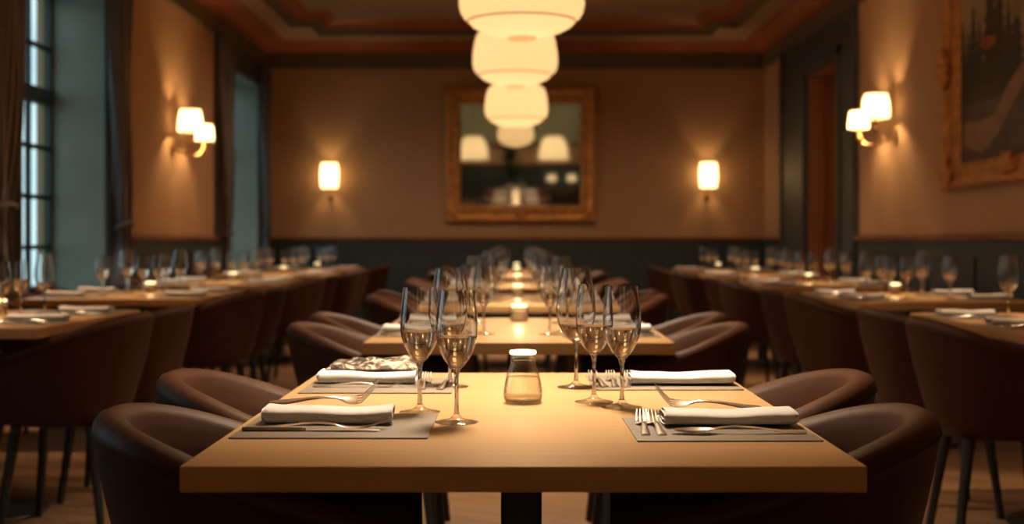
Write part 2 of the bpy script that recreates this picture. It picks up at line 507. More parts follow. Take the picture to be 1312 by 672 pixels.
# doorway
r = link('door_1', None); tagit(r, kind='structure')
bm = bmesh.new()
for (u0, u1, z0, z1) in ((11.6, DY0, 0, 3.10), (DY1, 14.8, 0, 3.10), (DY0, DY1, DZ, 3.10)):
    box(bm, XW-0.03, XW+0.001, u0, u1, z0, z1, 0.004)
for u in (11.6, 14.74): box(bm, XW-0.06, XW-0.02, u, u+0.06, 0, 3.10, 0.006)
for u in (DY0-0.12, DY1+0.02): box(bm, XW-0.055, XW-0.02, u, u+0.10, 0, DZ+0.12, 0.01)
box(bm, XW-0.055, XW-0.02, DY0-0.12, DY1+0.12, DZ+0.02, DZ+0.12, 0.01)
link('casing', mesh_of('casing', bm, M['casing'], False), r)
bm = bmesh.new()
box(bm, XW, XW+0.16, DY1-0.01, DY1+0.001, 0, DZ); box(bm, XW, XW+0.16, DY0-0.001, DY0+0.01, 0, DZ); box(bm, XW, XW+0.16, DY0, DY1, DZ-0.01, DZ+0.001)
link('jamb', mesh_of('jamb', bm, M['doorbrown'], False), r)

# ------------------------------------------------------------------ curtains
def curtain_mesh(yc, top_w, tie_w, bot_w, tie_z, shift, m, x_in=0.12, folds=7, ztop=3.05, zbot=0.03):
    """pleated drape hung parallel to the left wall, gathered at tie_z; local x toward the room"""
    bm = bmesh.new(); nz, ns = 46, 96; grid = []
    for i in range(nz+1):
        z = ztop+(zbot-ztop)*i/nz
        if z >= tie_z:
            t = (ztop-z)/(ztop-tie_z); w = top_w+(tie_w-top_w)*(t**3.0); sh = shift*(t**3.0)
        else:
            t = (tie_z-z)/(tie_z-zbot); k = sstep(t*2.2); w = tie_w+(bot_w-tie_w)*k; sh = shift*(1-0.25*k)
        row = []
        for s in range(ns+1):
            u = s/ns
            ph = folds*2*PI*u
            am = 0.028+0.016*math.sin(5.3*u+1.1)
            am *= 1.0 if w > tie_w*1.3 else 0.7
            y = (u-0.5)*w+0.010*math.sin(ph*2+z*2)+sh
            x = am*math.sin(ph+0.5*math.sin(z*1.7+u*6))+0.012*math.sin(z*4+u*9)
            row.append(bm.verts.new((x, y, z)))
        grid.append(row)
    for i in range(nz):
        for s in range(ns):
            bm.faces.new((grid[i][s], grid[i][s+1], grid[i+1][s+1], grid[i+1][s]))
    back = [[bm.verts.new((v.co.x-0.005, v.co.y, v.co.z)) for v in row] for row in grid]
    for i in range(nz):
        for s in range(ns):
            bm.faces.new((back[i][s], back[i+1][s], back[i+1][s+1], back[i][s+1]))
        for s in (0, ns): bm.faces.new((grid[i][s], grid[i+1][s], back[i+1][s], back[i][s]))
    for s in range(ns):
        for i in (0, nz): bm.faces.new((grid[i][s], grid[i][s+1], back[i][s+1], back[i][s]))
    return mesh_of('drape', bm, m, True)
def curtain(yc, top_w, tie_w, bot_w, tie_z, shift, label, x=-2.885, m=None):
    m = m or M['curtain']
    dm = curtain_mesh(yc, top_w, tie_w, bot_w, tie_z, shift, m)
    bm = bmesh.new()
    n = 24
    pts = [(0.062*math.cos(2*PI*k/n), shift+(tie_w*0.5+0.02)*math.sin(2*PI*k/n), tie_z+0.03*math.cos(2*PI*k/n)) for k in range(n)]
    tube(bm, pts, 0.014, 8, closed=True)
    tb = mesh_of('tieback', bm, M['curtain'])
    inst('curtain', [('drape', dm), ('tieback', tb)], (x, yc, 0), label=label, cat='curtain', group='curtains at the tall windows')
curtain(7.60, 0.68, 0.24, 0.40, 1.22, -0.07, 'dark drape tied back on the near side of the big paned window')
curtain(9.83, 0.46, 0.22, 0.42, 1.15, 0.05, 'dark drape with cool blue edge between the paned window and the wall light')
curtain(13.50, 0.56, 0.24, 0.40, 1.10, -0.10, 'dark drape on the near side of the narrow far window')
curtain(15.55, 0.38, 0.20, 0.34, 1.15, 0.02, 'dark drape beside the far left corner of the room')

# ------------------------------------------------------------------ chair
def chair_meshes():
    xb = -0.27; W = 0.265; A = 0.26; xf = 0.215; zb = 0.395
    def plan(t):      # t in -1..1 ; -> (x, y, nx, ny) outward normal
        L1 = xf-(xb+A); q = 0.62*PI*0.265/1.0
        q = 0.41; tot = L1+q
        s = abs(t)*tot
        sg = 1 if t >= 0 else -1
        if s > q:
            return (xb+A+(s-q), sg*W, 0.0, sg*1.0)
        a = (s/q)*PI/2
        x = xb+A-A*math.cos(a); y = W*math.sin(a)
        nxx = -math.cos(a)/A; nyy = math.sin(a)/W
        L = math.hypot(nxx, nyy)
        return (x, sg*y, nxx/L, sg*nyy/L)
    def rim(u):
        if u < 0.2: return 0.790-0.057*(max(0, u)/0.2)**1.25
        return 0.733-0.31*(u-0.2)
    T = 0.046; NP = 110
    def station(t, k=1.0, fwd=0.0):
        x, y, nx_, ny_ = plan(t)
        u = x-xb; h = rim(u)
        def out(z):
            f = max(0, (0.76-z)/0.365)
            return -0.092*(f**1.3)
        pts = []
        zs = [zb, zb+0.03, 0.47, 0.53, 0.59, 0.65, 0.70, h-0.045]
        zs = [z for z in zs if z <= h-0.044]
        pr = [(out(z)-(0.012 if z == zb else 0), z) for z in zs]
        hh = h-0.03
        pr += [(0.000+0.002, h-0.030), (0.001, h-0.018), (-0.008, h-0.005), (-0.022, h), (-0.038, h-0.003), (-0.052, h-0.014), (-0.059, h-0.034)]
        inn = [h-0.06, 0.66, 0.60, 0.54, 0.48, 0.44]
        inn = [z for z in inn if z <= h-0.055]
        pr += [(-0.061+out(z)*0.45, z) for z in inn]
        pr = pr
        res = []
        c = Vector((0, 0))
        for o, z in pr:
            oo = o
            if k < 1.0:
                mid = -T/2+out(z)*0.9
                oo = mid+(o-mid)*k
                z = zb+(z-zb)*(1-(1-k)*0.07)
            res.append((x+nx_*oo+fwd, y+ny_*oo, z))
        # fixed count
        return res
    ts = [-1+2*i/64 for i in range(65)]
    # constant number of profile points: resample polyline
    def resample(pts, n):
        P_ = [Vector(p) for p in pts]; d = [0]
        for a, b in zip(P_, P_[1:]): d.append(d[-1]+(b-a).length)
        out = []
        # cluster the samples at rim: take fractional index on arclength
        for i in range(n):
            s = d[-1]*i/(n-1); j = 0
            while j < len(d)-2 and d[j+1] < s: j += 1
            f = (s-d[j])/max(1e-9, d[j+1]-d[j]); out.append(P_[j].lerp(P_[j+1], f))
        return out
    bm = bmesh.new(); rings = []
    ends = [(0.25, 0.030), (0.6, 0.024), (0.85, 0.013)]
    for k, f in ends: rings.append(resample(station(-1, k, f), NP))
    for t in ts: rings.append(resample(station(t), NP))
    for k, f in ends[::-1]: rings.append(resample(station(1, k, f), NP))
    R = [[bm.verts.new(p) for p in r] for r in rings]
    for a, b in zip(R, R[1:]):
        for i in range(NP-1): bm.faces.new((a[i], a[i+1], b[i+1], b[i]))
        bm.faces.new((a[NP-1], a[0], b[0], b[NP-1]))
    bm.faces.new(R[0]); bm.faces.new(R[-1][::-1])
    # underside tray
    low = []
    shell = mesh_of('shell', bm, M['leather'])
    # piping
    bm = bmesh.new()
    pts = []
    for i in range(65):
        x, y, nx_, ny_ = plan(-1+2*i/64); h = rim(x-xb)
        pts.append((x+nx_*0.0010, y+ny_*0.0010, h-0.030))
    tube(bm, pts, 0.0022, 6)
    pip = mesh_of('piping', bm, M['piping'])
    # seat cushion
    bm = bmesh.new()
    def se(cx, a, b, n=40, e=3.2):
        o = []
        for k in range(n):
            th = 2*PI*k/n; c, s = math.cos(th), math.sin(th)
            o.append((cx+a*abs(c)**(2/e)*(1 if c >= 0 else -1), b*abs(s)**(2/e)*(1 if s >= 0 else -1)))
        return o
    prof = [(0.90, 0.385), (0.97, 0.39), (1.0, 0.41), (1.0, 0.455), (0.985, 0.475), (0.94, 0.488), (0.7, 0.496), (0.3, 0.498)]
    rr = []
    for s, z in prof: rr.append([bm.verts.new((x, y, z)) for x, y in se(0.050, 0.195*s, 0.160*s)])
    for a, b in zip(rr, rr[1:]):
        for i in range(40): bm.faces.new((a[i], a[(i+1) % 40], b[(i+1) % 40], b[i]))
    bm.faces.new(rr[0][::-1]); bm.faces.new(rr[-1])
    seat = mesh_of('seat', bm, M['leather'])
    legs = []
    for sx, sy in ((-1, -1), (-1, 1), (1, -1), (1, 1)):
        bm = bmesh.new()
        tx, ty = 0.035+0.135*sx, 0.130*sy
        bx_, by_ = 0.030+0.185*sx, 0.180*sy
        tube(bm, [(bx_, by_, 0.0), (bx_+(tx-bx_)*0.5, by_+(ty-by_)*0.5, 0.2), (tx, ty, 0.388)], [0.013, 0.017, 0.021], 12)
        legs.append(mesh_of('leg', bm, M['black']))
    return [('shell', shell, [('piping', pip)]), ('seat', seat)]+[('leg', l) for l in legs]
CHAIR = chair_meshes()
ORD = ['first', 'second', 'third', 'fourth', 'fifth', 'sixth', 'seventh']
def chair(x, y, ang, label, group):
    return inst('tub_chair', CHAIR, (x, y, 0), (0, 0, math.radians(ang)), label, 'chair', group)

# ------------------------------------------------------------------ tables
TL, TW, TT = 1.252, 0.912, 0.035
def table_meshes(w, l):
    bm = bmesh.new(); box(bm, -w/2, w/2, -l/2, l/2, 0.75-TT, 0.75, 0.0025)
    top = mesh_of('tabletop', bm, M['oak'])
    bm = bmesh.new(); box(bm, -0.036, 0.036, -0.036, 0.036, 0.02, 0.75-TT, 0.004)
    colm = mesh_of('column', bm, M['black'])
    bm = bmesh.new(); box(bm, -0.2, 0.2, -0.03, 0.03, 0.75-TT-0.02, 0.75-TT, 0.003); box(bm, -0.03, 0.03, -0.3, 0.3, 0.75-TT-0.02, 0.75-TT, 0.003)
    sp = mesh_of('top_bracket', bm, M['black'])
    base = lathe_mesh('foot_plate', [(0.265, 0.0), (0.27, 0.006), (0.262, 0.014), (0.12, 0.026), (0.06, 0.036), (0.05, 0.06)], M['black'], 48)
    return [('tabletop', top), ('column', colm), ('top_bracket', sp), ('foot_plate', base)]
TABLE = table_meshes(TW, TL)

# ------------------------------------------------------------------ glassware
def glass_parts(H, bz, prof, foot_r, wine_z, tag_):
    """prof: bowl outer profile [(r,z)] from stem joint to rim"""
    th = 0.0009
    foot = lathe_mesh('foot', [(0.0, 0.0), (foot_r-0.001, 0.0), (foot_r, 0.0012), (foot_r-0.001, 0.0022), (foot_r*0.6, 0.0042), (foot_r*0.3, 0.0075), (0.0065, 0.012), (0.0045, 0.016)], M['footglass'], 40, cap1=False)
    stem = lathe_mesh('stem', [(0.0046, 0.0145), (0.0036, 0.03), (0.0033, bz*0.6), (0.0036, bz-0.012), (0.0055, bz-0.003), (0.0075, bz+0.002)], M['stem'], 16)
    bm = bmesh.new()
    pr = list(prof)
    inner = [(max(0.0, r-th), z+(0.002 if i == 0 else 0)) for i, (r, z) in enumerate(pr)][::-1]
    lathe(bm, [(0.0, pr[0][1]-0.001)]+pr+inner+[(0.0, pr[0][1]+0.002)], 48)
    bowl = mesh_of('bowl', bm, M['glass'])
    wp = [(0.0, pr[0][1]+0.0035)]
    for (r, z), (r2, z2) in zip(pr, pr[1:]):
        if z < wine_z: wp.append((max(0.0005, r-th-0.0005), z+0.003 if z == pr[0][1] else z))
        if z < wine_z <= z2:
            f = (wine_z-z)/(z2-z); rr = r+(r2-r)*f-th-0.0005
            wp.append((rr, wine_z)); break
    wp.append((wp[-1][0]*0.9, wine_z-0.0006)); wp.append((0.0, wine_z-0.0008))
    wine = lathe_mesh('wine', wp, M['wine'], 48)
    return [('bowl', bowl), ('stem', stem), ('foot', foot), ('wine', wine)]
STD = glass_parts(0.218, 0.088, [(0.0078, 0.089), (0.013, 0.094), (0.020, 0.103), (0.0265, 0.115), (0.0315, 0.129), (0.0337, 0.143), (0.0343, 0.155), (0.0338, 0.170), (0.0322, 0.188), (0.0302, 0.204), (0.0288, 0.218)], 0.036, 0.142, 'std')
BIG = glass_parts(0.243, 0.092, [(0.0078, 0.093), (0.017, 0.099), (0.026, 0.110), (0.034, 0.125), (0.039, 0.142), (0.0405, 0.158), (0.0395, 0.178), (0.036, 0.202), (0.032, 0.224), (0.029, 0.243)], 0.038, 0.128, 'big')
def wineglass(x, y, z, label, group, kind=STD):
    return inst('wine_glass', kind, (x, y, z), (0, 0, random.random()*6), label, 'glass', group)

# ------------------------------------------------------------------ candles
def jar_parts():
    th = 0.0016
    o = [(0.0, 0.0), (0.029, 0.0), (0.034, 0.004), (0.0362, 0.012), (0.0358, 0.022), (0.0335, 0.038), (0.0295, 0.055), (0.0245, 0.068), (0.0222, 0.075), (0.0238, 0.078), (0.0222, 0.081), (0.0238, 0.084), (0.0226, 0.087), (0.0240, 0.090)]
    i = [(max(0, r-th), z+(0.003 if z < 0.004 else 0)) for r, z in o][::-1]
    bm = bmesh.new(); lathe(bm, o+i, 48); glass = mesh_of('jar', bm, M['jar'])
    wax = lathe_mesh('wax', [(0.0, 0.004), (0.028, 0.004), (0.0325, 0.008), (0.0342, 0.014), (0.0338, 0.022), (0.0312, 0.038), (0.0285, 0.048), (0.020, 0.0485), (0.0, 0.0485)], M['waxglass'], 48)
    sand = lathe_mesh('sand', [(0.0, 0.003), (0.028, 0.003), (0.0328, 0.0075), (0.0336, 0.013), (0.0, 0.0145)], M['sandm'], 40)
    lid = lathe_mesh('lit_top', [(0.0, 0.089), (0.0222, 0.089), (0.0246, 0.0905), (0.0250, 0.094), (0.0238, 0.0965), (0.015, 0.0975), (0.0, 0.098)], M['glow'], 40)
    return [('jar', glass), ('wax', wax), ('sand', sand), ('lit_top', lid)]
M['sandm'] = thin_glass('settled_wax', (0.86, 0.80, 0.70), 1.4, 0.3)
M['waxglass'] = thin_glass('pale_wax_oil', (0.985, 0.975, 0.94), 1.4, 0.1)
def votive_parts():
    o = [(0.0, 0.0), (0.030, 0.0), (0.0335, 0.004), (0.0345, 0.02), (0.0345, 0.045), (0.033, 0.056), (0.0335, 0.060)]
    i = [(max(0, r-0.002), z+(0.003 if z < 0.003 else 0)) for r, z in o][::-1]
    bm = bmesh.new(); lathe(bm, o+i, 32); glass = mesh_of('cup', bm, M['jar'])
    wax = lathe_mesh('wax', [(0.0, 0.004), (0.030, 0.004), (0.032, 0.02), (0.032, 0.040), (0.0, 0.041)], M['wax'], 32)
    lid = lathe_mesh('lit_top', [(0.0, 0.052), (0.028, 0.052), (0.030, 0.056), (0.029, 0.062), (0.015, 0.064), (0.0, 0.0645)], M['glow'], 32)
    return [('cup', glass), ('wax', wax), ('lit_top', lid)]
JAR = jar_parts(); VOT = votive_parts()

# ------------------------------------------------------------------ napkin, placemat, cutlery
def napkin_mesh(seed=0, L=0.205, D=0.088, H=0.027):
    rnd = random.Random(seed)
    bm = bmesh.new(); th = 0.0034; turns = 2.35; n = 86
    path = []
    for i in range(n+1):
        th_ = turns*2*PI*i/n; k = i/n
        a = D/2-th/2-(1-k)*0.0105*turns/1.2; b = H/2-th/2-(1-k)*0.0040*turns/1.0
        a = max(a, 0.012); b = max(b, 0.0018)
        ang = th_-PI/2-turns*2*PI-0.35
        c, s = math.cos(ang), math.sin(ang); e = 0.55
        path.append(Vector((a*abs(c)**e*(1 if c >= 0 else -1), b*abs(s)**0.7*(1 if s >= 0 else -1)+H/2)))
    N = []
    for i in range(n+1):
        p, q = path[max(0, i-1)], path[min(n, i+1)]; t = (q-p).normalized(); N.append(Vector((t.y, -t.x)))
    outl = [path[i]+N[i]*th/2 for i in range(n+1)]+[path[i]-N[i]*th/2 for i in range(n, -1, -1)]
    ns = 30; rings = []
    p1, p2 = rnd.random()*6, rnd.random()*6
    for j in range(ns+1):
        u = j/ns; x = (u-0.5)*L
        hs = 1+0.07*math.sin(p1+u*5.2)+0.03*math.sin(p2+u*11)+0.10*max(0, abs(2*u-1)-0.8)*5*0.6
        ds = 1+0.02*math.sin(p2+u*4)+0.05*(abs(2*u-1))**3
        sh = 0.003*math.sin(p1+u*3)
        rings.append([bm.verts.new((x+0.004*math.sin(p2+i*0.05)*(abs(2*u-1)**4), v.x*ds+sh, max(0.0003, v.y*hs))) for i, v in enumerate(outl)])
    m = len(outl)
    for a, b in zip(rings, rings[1:]):
        for i in range(m): bm.faces.new((a[i], a[(i+1) % m], b[(i+1) % m], b[i]))
    for r, rev in ((rings[0], 0), (rings[-1], 1)):
        for i in range(n):
            f = (r[i], r[i+1], r[m-2-i], r[m-1-i])
            bm.faces.new(f if rev else f[::-1])
    return mesh_of('napkin', bm, M['linen'])
NAP = [napkin_mesh(s) for s in (3, 8, 21)]

def strip(bm, secs, th=0.002):
    """secs: (x, halfwidth, z, yoff) -> thin solid strip along x"""
    ra = []
    for s in secs:
        x, w, z = s[:3]; y = s[3] if len(s) > 3 else 0; t = s[4] if len(s) > 4 else th
        ra.append([bm.verts.new(p) for p in ((x, y-w, z+t*0.25), (x, y-w*0.55, z+t), (x, y+w*0.55, z+t), (x, y+w, z+t*0.25), (x, y+w*0.6, z), (x, y-w*0.6, z))])
    for a, b in zip(ra, ra[1:]):
        for i in range(6): bm.faces.new((a[i], a[(i+1) % 6], b[(i+1) % 6], b[i]))
    bm.faces.new(ra[0][::-1]); bm.faces.new(ra[-1])

def fork_mesh(L=0.19, lift=0.012):
    bm = bmesh.new(); k = L/0.19
    secs = [(0.0, 0.0050, 0.0005), (0.004, 0.0075, 0.0005), (0.03, 0.0070, 0.002), (0.07, 0.0045, 0.007), (0.095, 0.0034, 0.0085), (0.115, 0.0032, 0.0065), (0.125, 0.0050, 0.004), (0.134, 0.0105, 0.0018), (0.146, 0.0125, 0.0012), (0.152, 0.0125, 0.0016)]
    strip(bm, [(x*k, w, z, 0, 0.0026 if x < 0.12 else 0.0018) for x, w, z in secs], 0.0024)
    for i in range(4):
        y = (i-1.5)*0.0068
        tn = [(0.151, 0.0022, 0.0016), (0.160, 0.0018, 0.0024), (0.172, 0.0016, 0.0024+lift*0.35), (0.183, 0.0013, 0.0024+lift*0.75), (0.190, 0.0007, 0.0024+lift)]
        strip(bm, [(x*k, w, z, y*(1-0.06*j), 0.0016) for j, (x, w, z) in enumerate(tn)], 0.0016)
    return mesh_of('fork', bm, M['steel'])
def spoon_mesh(L=0.19):
    bm = bmesh.new(); k = L/0.19
    secs = [(0.0, 0.005, 0.0005), (0.004, 0.0075, 0.0005), (0.03, 0.0068, 0.002), (0.07, 0.0045, 0.008), (0.10, 0.0034, 0.0105), (0.118, 0.0032, 0.0085), (0.128, 0.0055, 0.006)]
    strip(bm, [(x*k, w, z, 0, 0.0026) for x, w, z in secs], 0.0026)
    rows = []
    n, mm_ = 16, 10
    for i in range(n+1):
        u = i/n; x = 0.126+u*0.064; w = 0.0185*math.sin(PI*(0.06+0.94*u)**0.85)**0.6 if u < 1 else 0.002
        w = max(w, 0.002)
        row = []
        for j in range(mm_+1):
            v = (j/mm_)*2-1
            z = 0.0075-0.0070*math.sin(PI*min(1, u*0.95+0.03))*(1-v*v)
            row.append(bm.verts.new((x*k, v*w, z)))
        rows.append(row)
    fs = []
    for a, b in zip(rows, rows[1:]):
        for j in range(mm_): fs.append(bm.faces.new((a[j], a[j+1], b[j+1], b[j])))
    bmesh.ops.solidify(bm, geom=fs, thickness=0.0012)
    return mesh_of('spoon', bm, M['steel'])
def knife_parts(L=0.215, m=None):
    k = L/0.215
    bm = bmesh.new()
    strip(bm, [(0.0, 0.005, 0.0006, 0, .005), (0.004, 0.0075, 0.0003, 0, .006), (0.05*k, 0.007, 0.0003, 0, .0065), (0.09*k, 0.0055, 0.0008, 0, .0055), (0.10*k, 0.005, 0.001, 0, .004)], 0.005)
    h = mesh_of('handle', bm, m or M['steel'])
    bm = bmesh.new()
    strip(bm, [(0.099*k, 0.004, 0.002, 0), (0.11*k, 0.0075, 0.002, 0.002), (0.15*k, 0.0095, 0.002, 0.003), (0.19*k, 0.009, 0.002, 0.0025), (0.208*k, 0.006, 0.002, -0.0005), (0.215*k, 0.001, 0.002, -0.004)], 0.0014)
    b = mesh_of('blade', bm, M['steel'])
    return [('handle', h), ('blade', b)]
FORK = fork_mesh(); FORKUP = fork_mesh(0.185, 0.034); SPOON = spoon_mesh(); KNIFE = knife_parts(); DARKKNIFE = knife_parts(0.20, M['darksteel'])
SMALLFORK = fork_mesh(0.165, 0.016)
def placemat_mesh(w, d):
    bm = bmesh.new(); box(bm, -w/2, w/2, -d/2, d/2, 0.0, 0.0024, 0.0008)
    return mesh_of('placemat', bm, M['matleather'])
MATM = placemat_mesh(0.30, 0.28); MATR = placemat_mesh(0.277, 0.262)
ZT = 0.75; ZM = ZT+0.0026
def single(name, me, loc, rot, label, cat, group=None, scale=None):
    o = link(name, me, None, loc, rot, scale); tagit(o, label, cat, group); return o
def R(d): return math.radians(d)

# ------------------------------------------------------------------ centre row
TX = 0.011
fronts = [1.774, 3.91, 6.12, 8.33, 10.54, 12.75]
G_T = 'oak dining tables of the centre row'
for i, f in enumerate(fronts):
    lab = ['oak pedestal dining table nearest the camera with the glass candle jar',
           'second oak table of the centre row, directly behind the nearest one'][i] if i < 2 else '%s oak table of the centre row counting from the front' % ORD[i]
    inst('dining_table', TABLE, (TX, f+TL/2, 0), label=lab, cat='table', group=G_T)

G_CC = 'brown tub chairs along the centre row'
chair(-0.380, 2.10, 7, 'brown leather tub chair at left of the nearest table, closest one', G_CC)
chair(-0.436, 2.67, 3, 'brown leather tub chair at left of the nearest table, behind the closest', G_CC)
chair(0.384, 2.10, 173, 'brown leather tub chair at right of the nearest table, closest one', G_CC)
chair(0.440, 2.67, 177, 'brown leather tub chair at right of the nearest table, behind the closest', G_CC)
for i in range(1, 6):
    for sx in (-1, 1):
        for j, dy in enumerate((0.33, 0.92)):
            side = 'left' if sx < 0 else 'right'
            ex = 0.46 if i < 3 else 0.46
            chair(TX+sx*(ex+0.02*((i*3+j) % 3)), fronts[i]+dy, (0 if sx < 0 else 180)+((i*7+j*5) % 5-2)*1.5,
                  'brown tub chair, %s side, %s seat of the %s centre table' % (side, ('near', 'far')[j], ORD[i]), G_CC)

# first table, fitted piece by piece
G1 = 'wine glasses on the nearest table'
wineglass(-0.1656, 2.328, ZT, 'wine glass left of the candle jar, outer one of the front left pair', G1)
wineglass(-0.0962, 2.199, ZT, 'wine glass left of the candle jar, inner and nearest of the left pair', G1)
wineglass(-0.133, 2.737, ZT, 'taller wine glass behind the left pair on the nearest table', G1, BIG)
wineglass(0.191, 2.393, ZT, 'wine glass right of the candle jar, outer one of the right pair', G1)
wineglass(0.146, 2.475, ZT, 'wine glass right of the candle jar, inner one of the right pair', G1)
wineglass(0.124, 2.725, ZT, 'taller wide wine glass behind the right pair on the nearest table', G1, BIG)
inst('candle_jar', JAR, (0.0144, 2.47, ZT), label='small glass jar candle with glowing lid in the middle of the nearest table', cat='candle')
GM = 'placemats on the nearest table'
single('placemat', MATM, (-0.282, 2.155, ZT+0.0002), (0, 0, 0), 'brown placemat at front left of the nearest table', 'placemat', GM)
single('placemat', MATR, (0.319, 2.117, ZT+0.0002), (0, 0, R(0.5)), 'brown placemat at front right of the nearest table', 'placemat', GM)
single('placemat', MATM, (-0.274, 2.75, ZT+0.0002), (0, 0, 0), 'brown placemat at back left of the nearest table, under the patterned cloth', 'placemat', GM)
single('placemat', MATM, (0.306, 2.805, ZT+0.0002), (0, 0, 0), 'brown placemat at back right of the nearest table', 'placemat', GM)
GN = 'white napkins on the nearest table'
single('napkin', NAP[0], (-0.304, 2.190, ZM), (0, 0, R(1)), 'rolled white napkin at front left of the nearest table', 'napkin', GN)
single('napkin', NAP[1], (0.342, 2.150, ZM), (0, 0, R(180.5)), 'rolled white napkin at front right of the nearest table', 'napkin', GN)
single('napkin', NAP[2], (-0.308, 2.795, ZM), (0, 0, R(0)), 'rolled white napkin at back left, beneath the patterned cloth', 'napkin', GN, (0.97, 1, 1))
single('napkin', NAP[1], (0.342, 2.760, ZM), (0, 0, R(181)), 'rolled white napkin at back right of the nearest table', 'napkin', GN)
# marbled cloth pouch
bm = bmesh.new(); g = []
for i in range(33):
    row = []
    for j in range(17):
        u, v = i/32, j/16
        x = (u-0.5)*0.185; y = (v-0.5)*0.17
        e = (1-abs(2*u-1)**6)*(1-abs(2*v-1)**6)
        z = 0.004+e*(0.012+0.0035*math.sin(u*13+v*4)+0.003*math.sin(v*11+u*7)+0.002*math.sin(u*31+v*9))
        x += 0.004*math.sin(v*9); y += 0.004*math.sin(u*11)
        row.append(bm.verts.new((x, y, z)))
    g.append(row)
fs = []
for i in range(32):
    for j in range(16): fs.append(bm.faces.new((g[i][j], g[i+1][j], g[i+1][j+1], g[i][j+1])))
bmesh.ops.recalc_face_normals(bm, faces=fs)
if fs[0].normal.z < 0: bmesh.ops.reverse_faces(bm, faces=fs)
bmesh.ops.solidify(bm, geom=fs, thickness=0.003)
single('folded_cloth', mesh_of('folded_cloth', bm, M['marbled']), (-0.300, 2.862, ZM+0.0262), (R(0), 0, R(-1)), 'dark and silver patterned cloth folded on the back left napkin', 'cloth')
GF = 'cutlery on the nearest table'
single('fork', FORKUP, (-0.414, 2.258, ZM+0.0215), (R(32), R(-2), R(1)), 'steel fork with raised tines behind the front left napkin', 'fork', GF)
inst('table_knife', KNIFE, (-0.425, 2.085, ZM), (0, 0, R(-1)), 'steel knife lying flat along the front edge of the left placemat', 'knife', GF)
single('fork', FORK, (-0.418, 2.108, ZM), (0, 0, R(0)), 'steel fork in front of the front left napkin beside the knife', 'fork', GF, (1.15, 1, 1))
single('fork', FORKUP, (0.420, 2.285, ZT+0.012), (R(-28), R(-3), R(179)), 'steel fork with raised tines behind the front right napkin', 'fork', GF)
inst('table_knife', KNIFE, (0.452, 2.262, ZT+0.0005), (0, 0, R(180.5)), 'steel knife under the raised fork behind the front right napkin', 'knife', GF)
single('spoon', SPOON, (0.447, 2.055, ZM), (0, 0, R(180)), 'steel spoon in front of the front right napkin', 'spoon', GF, (1.1, 1, 1))
single('fork', SMALLFORK, (0.199, 2.035, ZM), (0, 0, R(87)), 'small fork standing outermost on the front right placemat, left end', 'fork', GF)
single('fork', SMALLFORK, (0.224, 2.035, ZM), (0, 0, R(91)), 'small fork between its twin and the front right napkin', 'fork', GF)
single('fork', FORK, (-0.408, 2.705, ZM), (0, 0, R(0)), 'steel fork in front of the back left napkin', 'fork', GF)
single('fork', SMALLFORK, (-0.186, 2.66, ZM), (0, 0, R(90)), 'small fork on the back left placemat nearest its napkin', 'fork', GF)
single('fork', SMALLFORK, (-0.150, 2.655, ZM), (0, 0, R(84)), 'small fork at the inner edge of the back left placemat', 'fork', GF)
inst('table_knife', DARKKNIFE, (0.420, 2.848, ZM+0.001), (0, 0, R(180)), 'knife with a dark handle behind the back right napkin', 'knife', GF)
for k, (dx, a) in enumerate(((0.182, 96), (0.203, 90), (0.226, 84))):
    single('fork', SMALLFORK, (dx, 2.70, ZM), (0, 0, R(a)), 'small fork, %s of three on the back right placemat' % ('leftmost', 'middle', 'rightmost')[k], 'fork', GF)

# generic settings of the other tables
def settings(cx, y0, tname, level, xs=1.0, wall_only=False, slots=None, candle_dy=None, row='centre'):
    """level 2: placemats+napkins+cutlery+glasses ; 1: placemats+napkins+glasses"""
    G = lambda s: '%s on the %s' % (s, tname)
    for sx in (-1, 1):
        side = 'left' if sx < 0 else 'right'
        for j, dy in enumerate((0.36, 0.93)):
            pos = '%s %s' % (('front', 'back')[j], side)
            jx = 0.008*math.sin(cx*5+y0*3+j); jy = 0.012*math.cos(y0*7+sx)
            x, y = cx+sx*0.295+jx, y0+dy+jy
            single('placemat', MATM, (x, y, ZT+0.0002), (0, 0, 0), 'brown placemat, %s, %s' % (pos, tname), 'placemat', G('placemats'))
            single('napkin', NAP[(j+int(y0)+(sx > 0)) % 3], (x+sx*0.028, y+0.035, ZM), (0, 0, R(2*math.sin(y0*5+j)+(180 if sx > 0 else 0))),
                   'white napkin, %s, %s' % (pos, tname), 'napkin', G('napkins'))
            if level >= 2:
                single('fork', FORK, (x+sx*0.125, y-0.055, ZM), (0, 0, R(180 if sx > 0 else 0)), 'steel fork, %s, %s' % (pos, tname), 'fork', G('forks'))
                inst('table_knife', KNIFE, (x+sx*0.13, y-0.10, ZM), (0, 0, R(180 if sx > 0 else 0)), 'steel knife, %s, %s' % (pos, tname), 'knife', G('knives'))
            n = (slots or {}).get((sx, j), 2)
            for q in range(n):
                gx = cx+sx*(0.155-0.05*q)+jx; gy = y0+dy+0.02-0.13*q+0.10*(j == 0)+jy
                wineglass(gx, gy, ZT, 'wine glass, %s%s, %s' % (pos, (' outer', ' inner')[q] if n > 1 else '', tname), G('wine glasses'), BIG if (j == 1 and q == 0) else STD)
    light('flame', 'POINT', (cx+0.004, y0+(candle_dy or 1.0), ZT+0.11), 0.4, (1.0, 0.62, 0.30), 0.0)
    inst('votive_candle', VOT, (cx+0.004, y0+(candle_dy or 1.0), ZT), label='lit votive candle on the %s' % tname, cat='candle', group='votive candles on the tables')
cname = ['', 'second centre table', 'third centre table', 'fourth centre table', 'fifth centre table', 'sixth centre table']
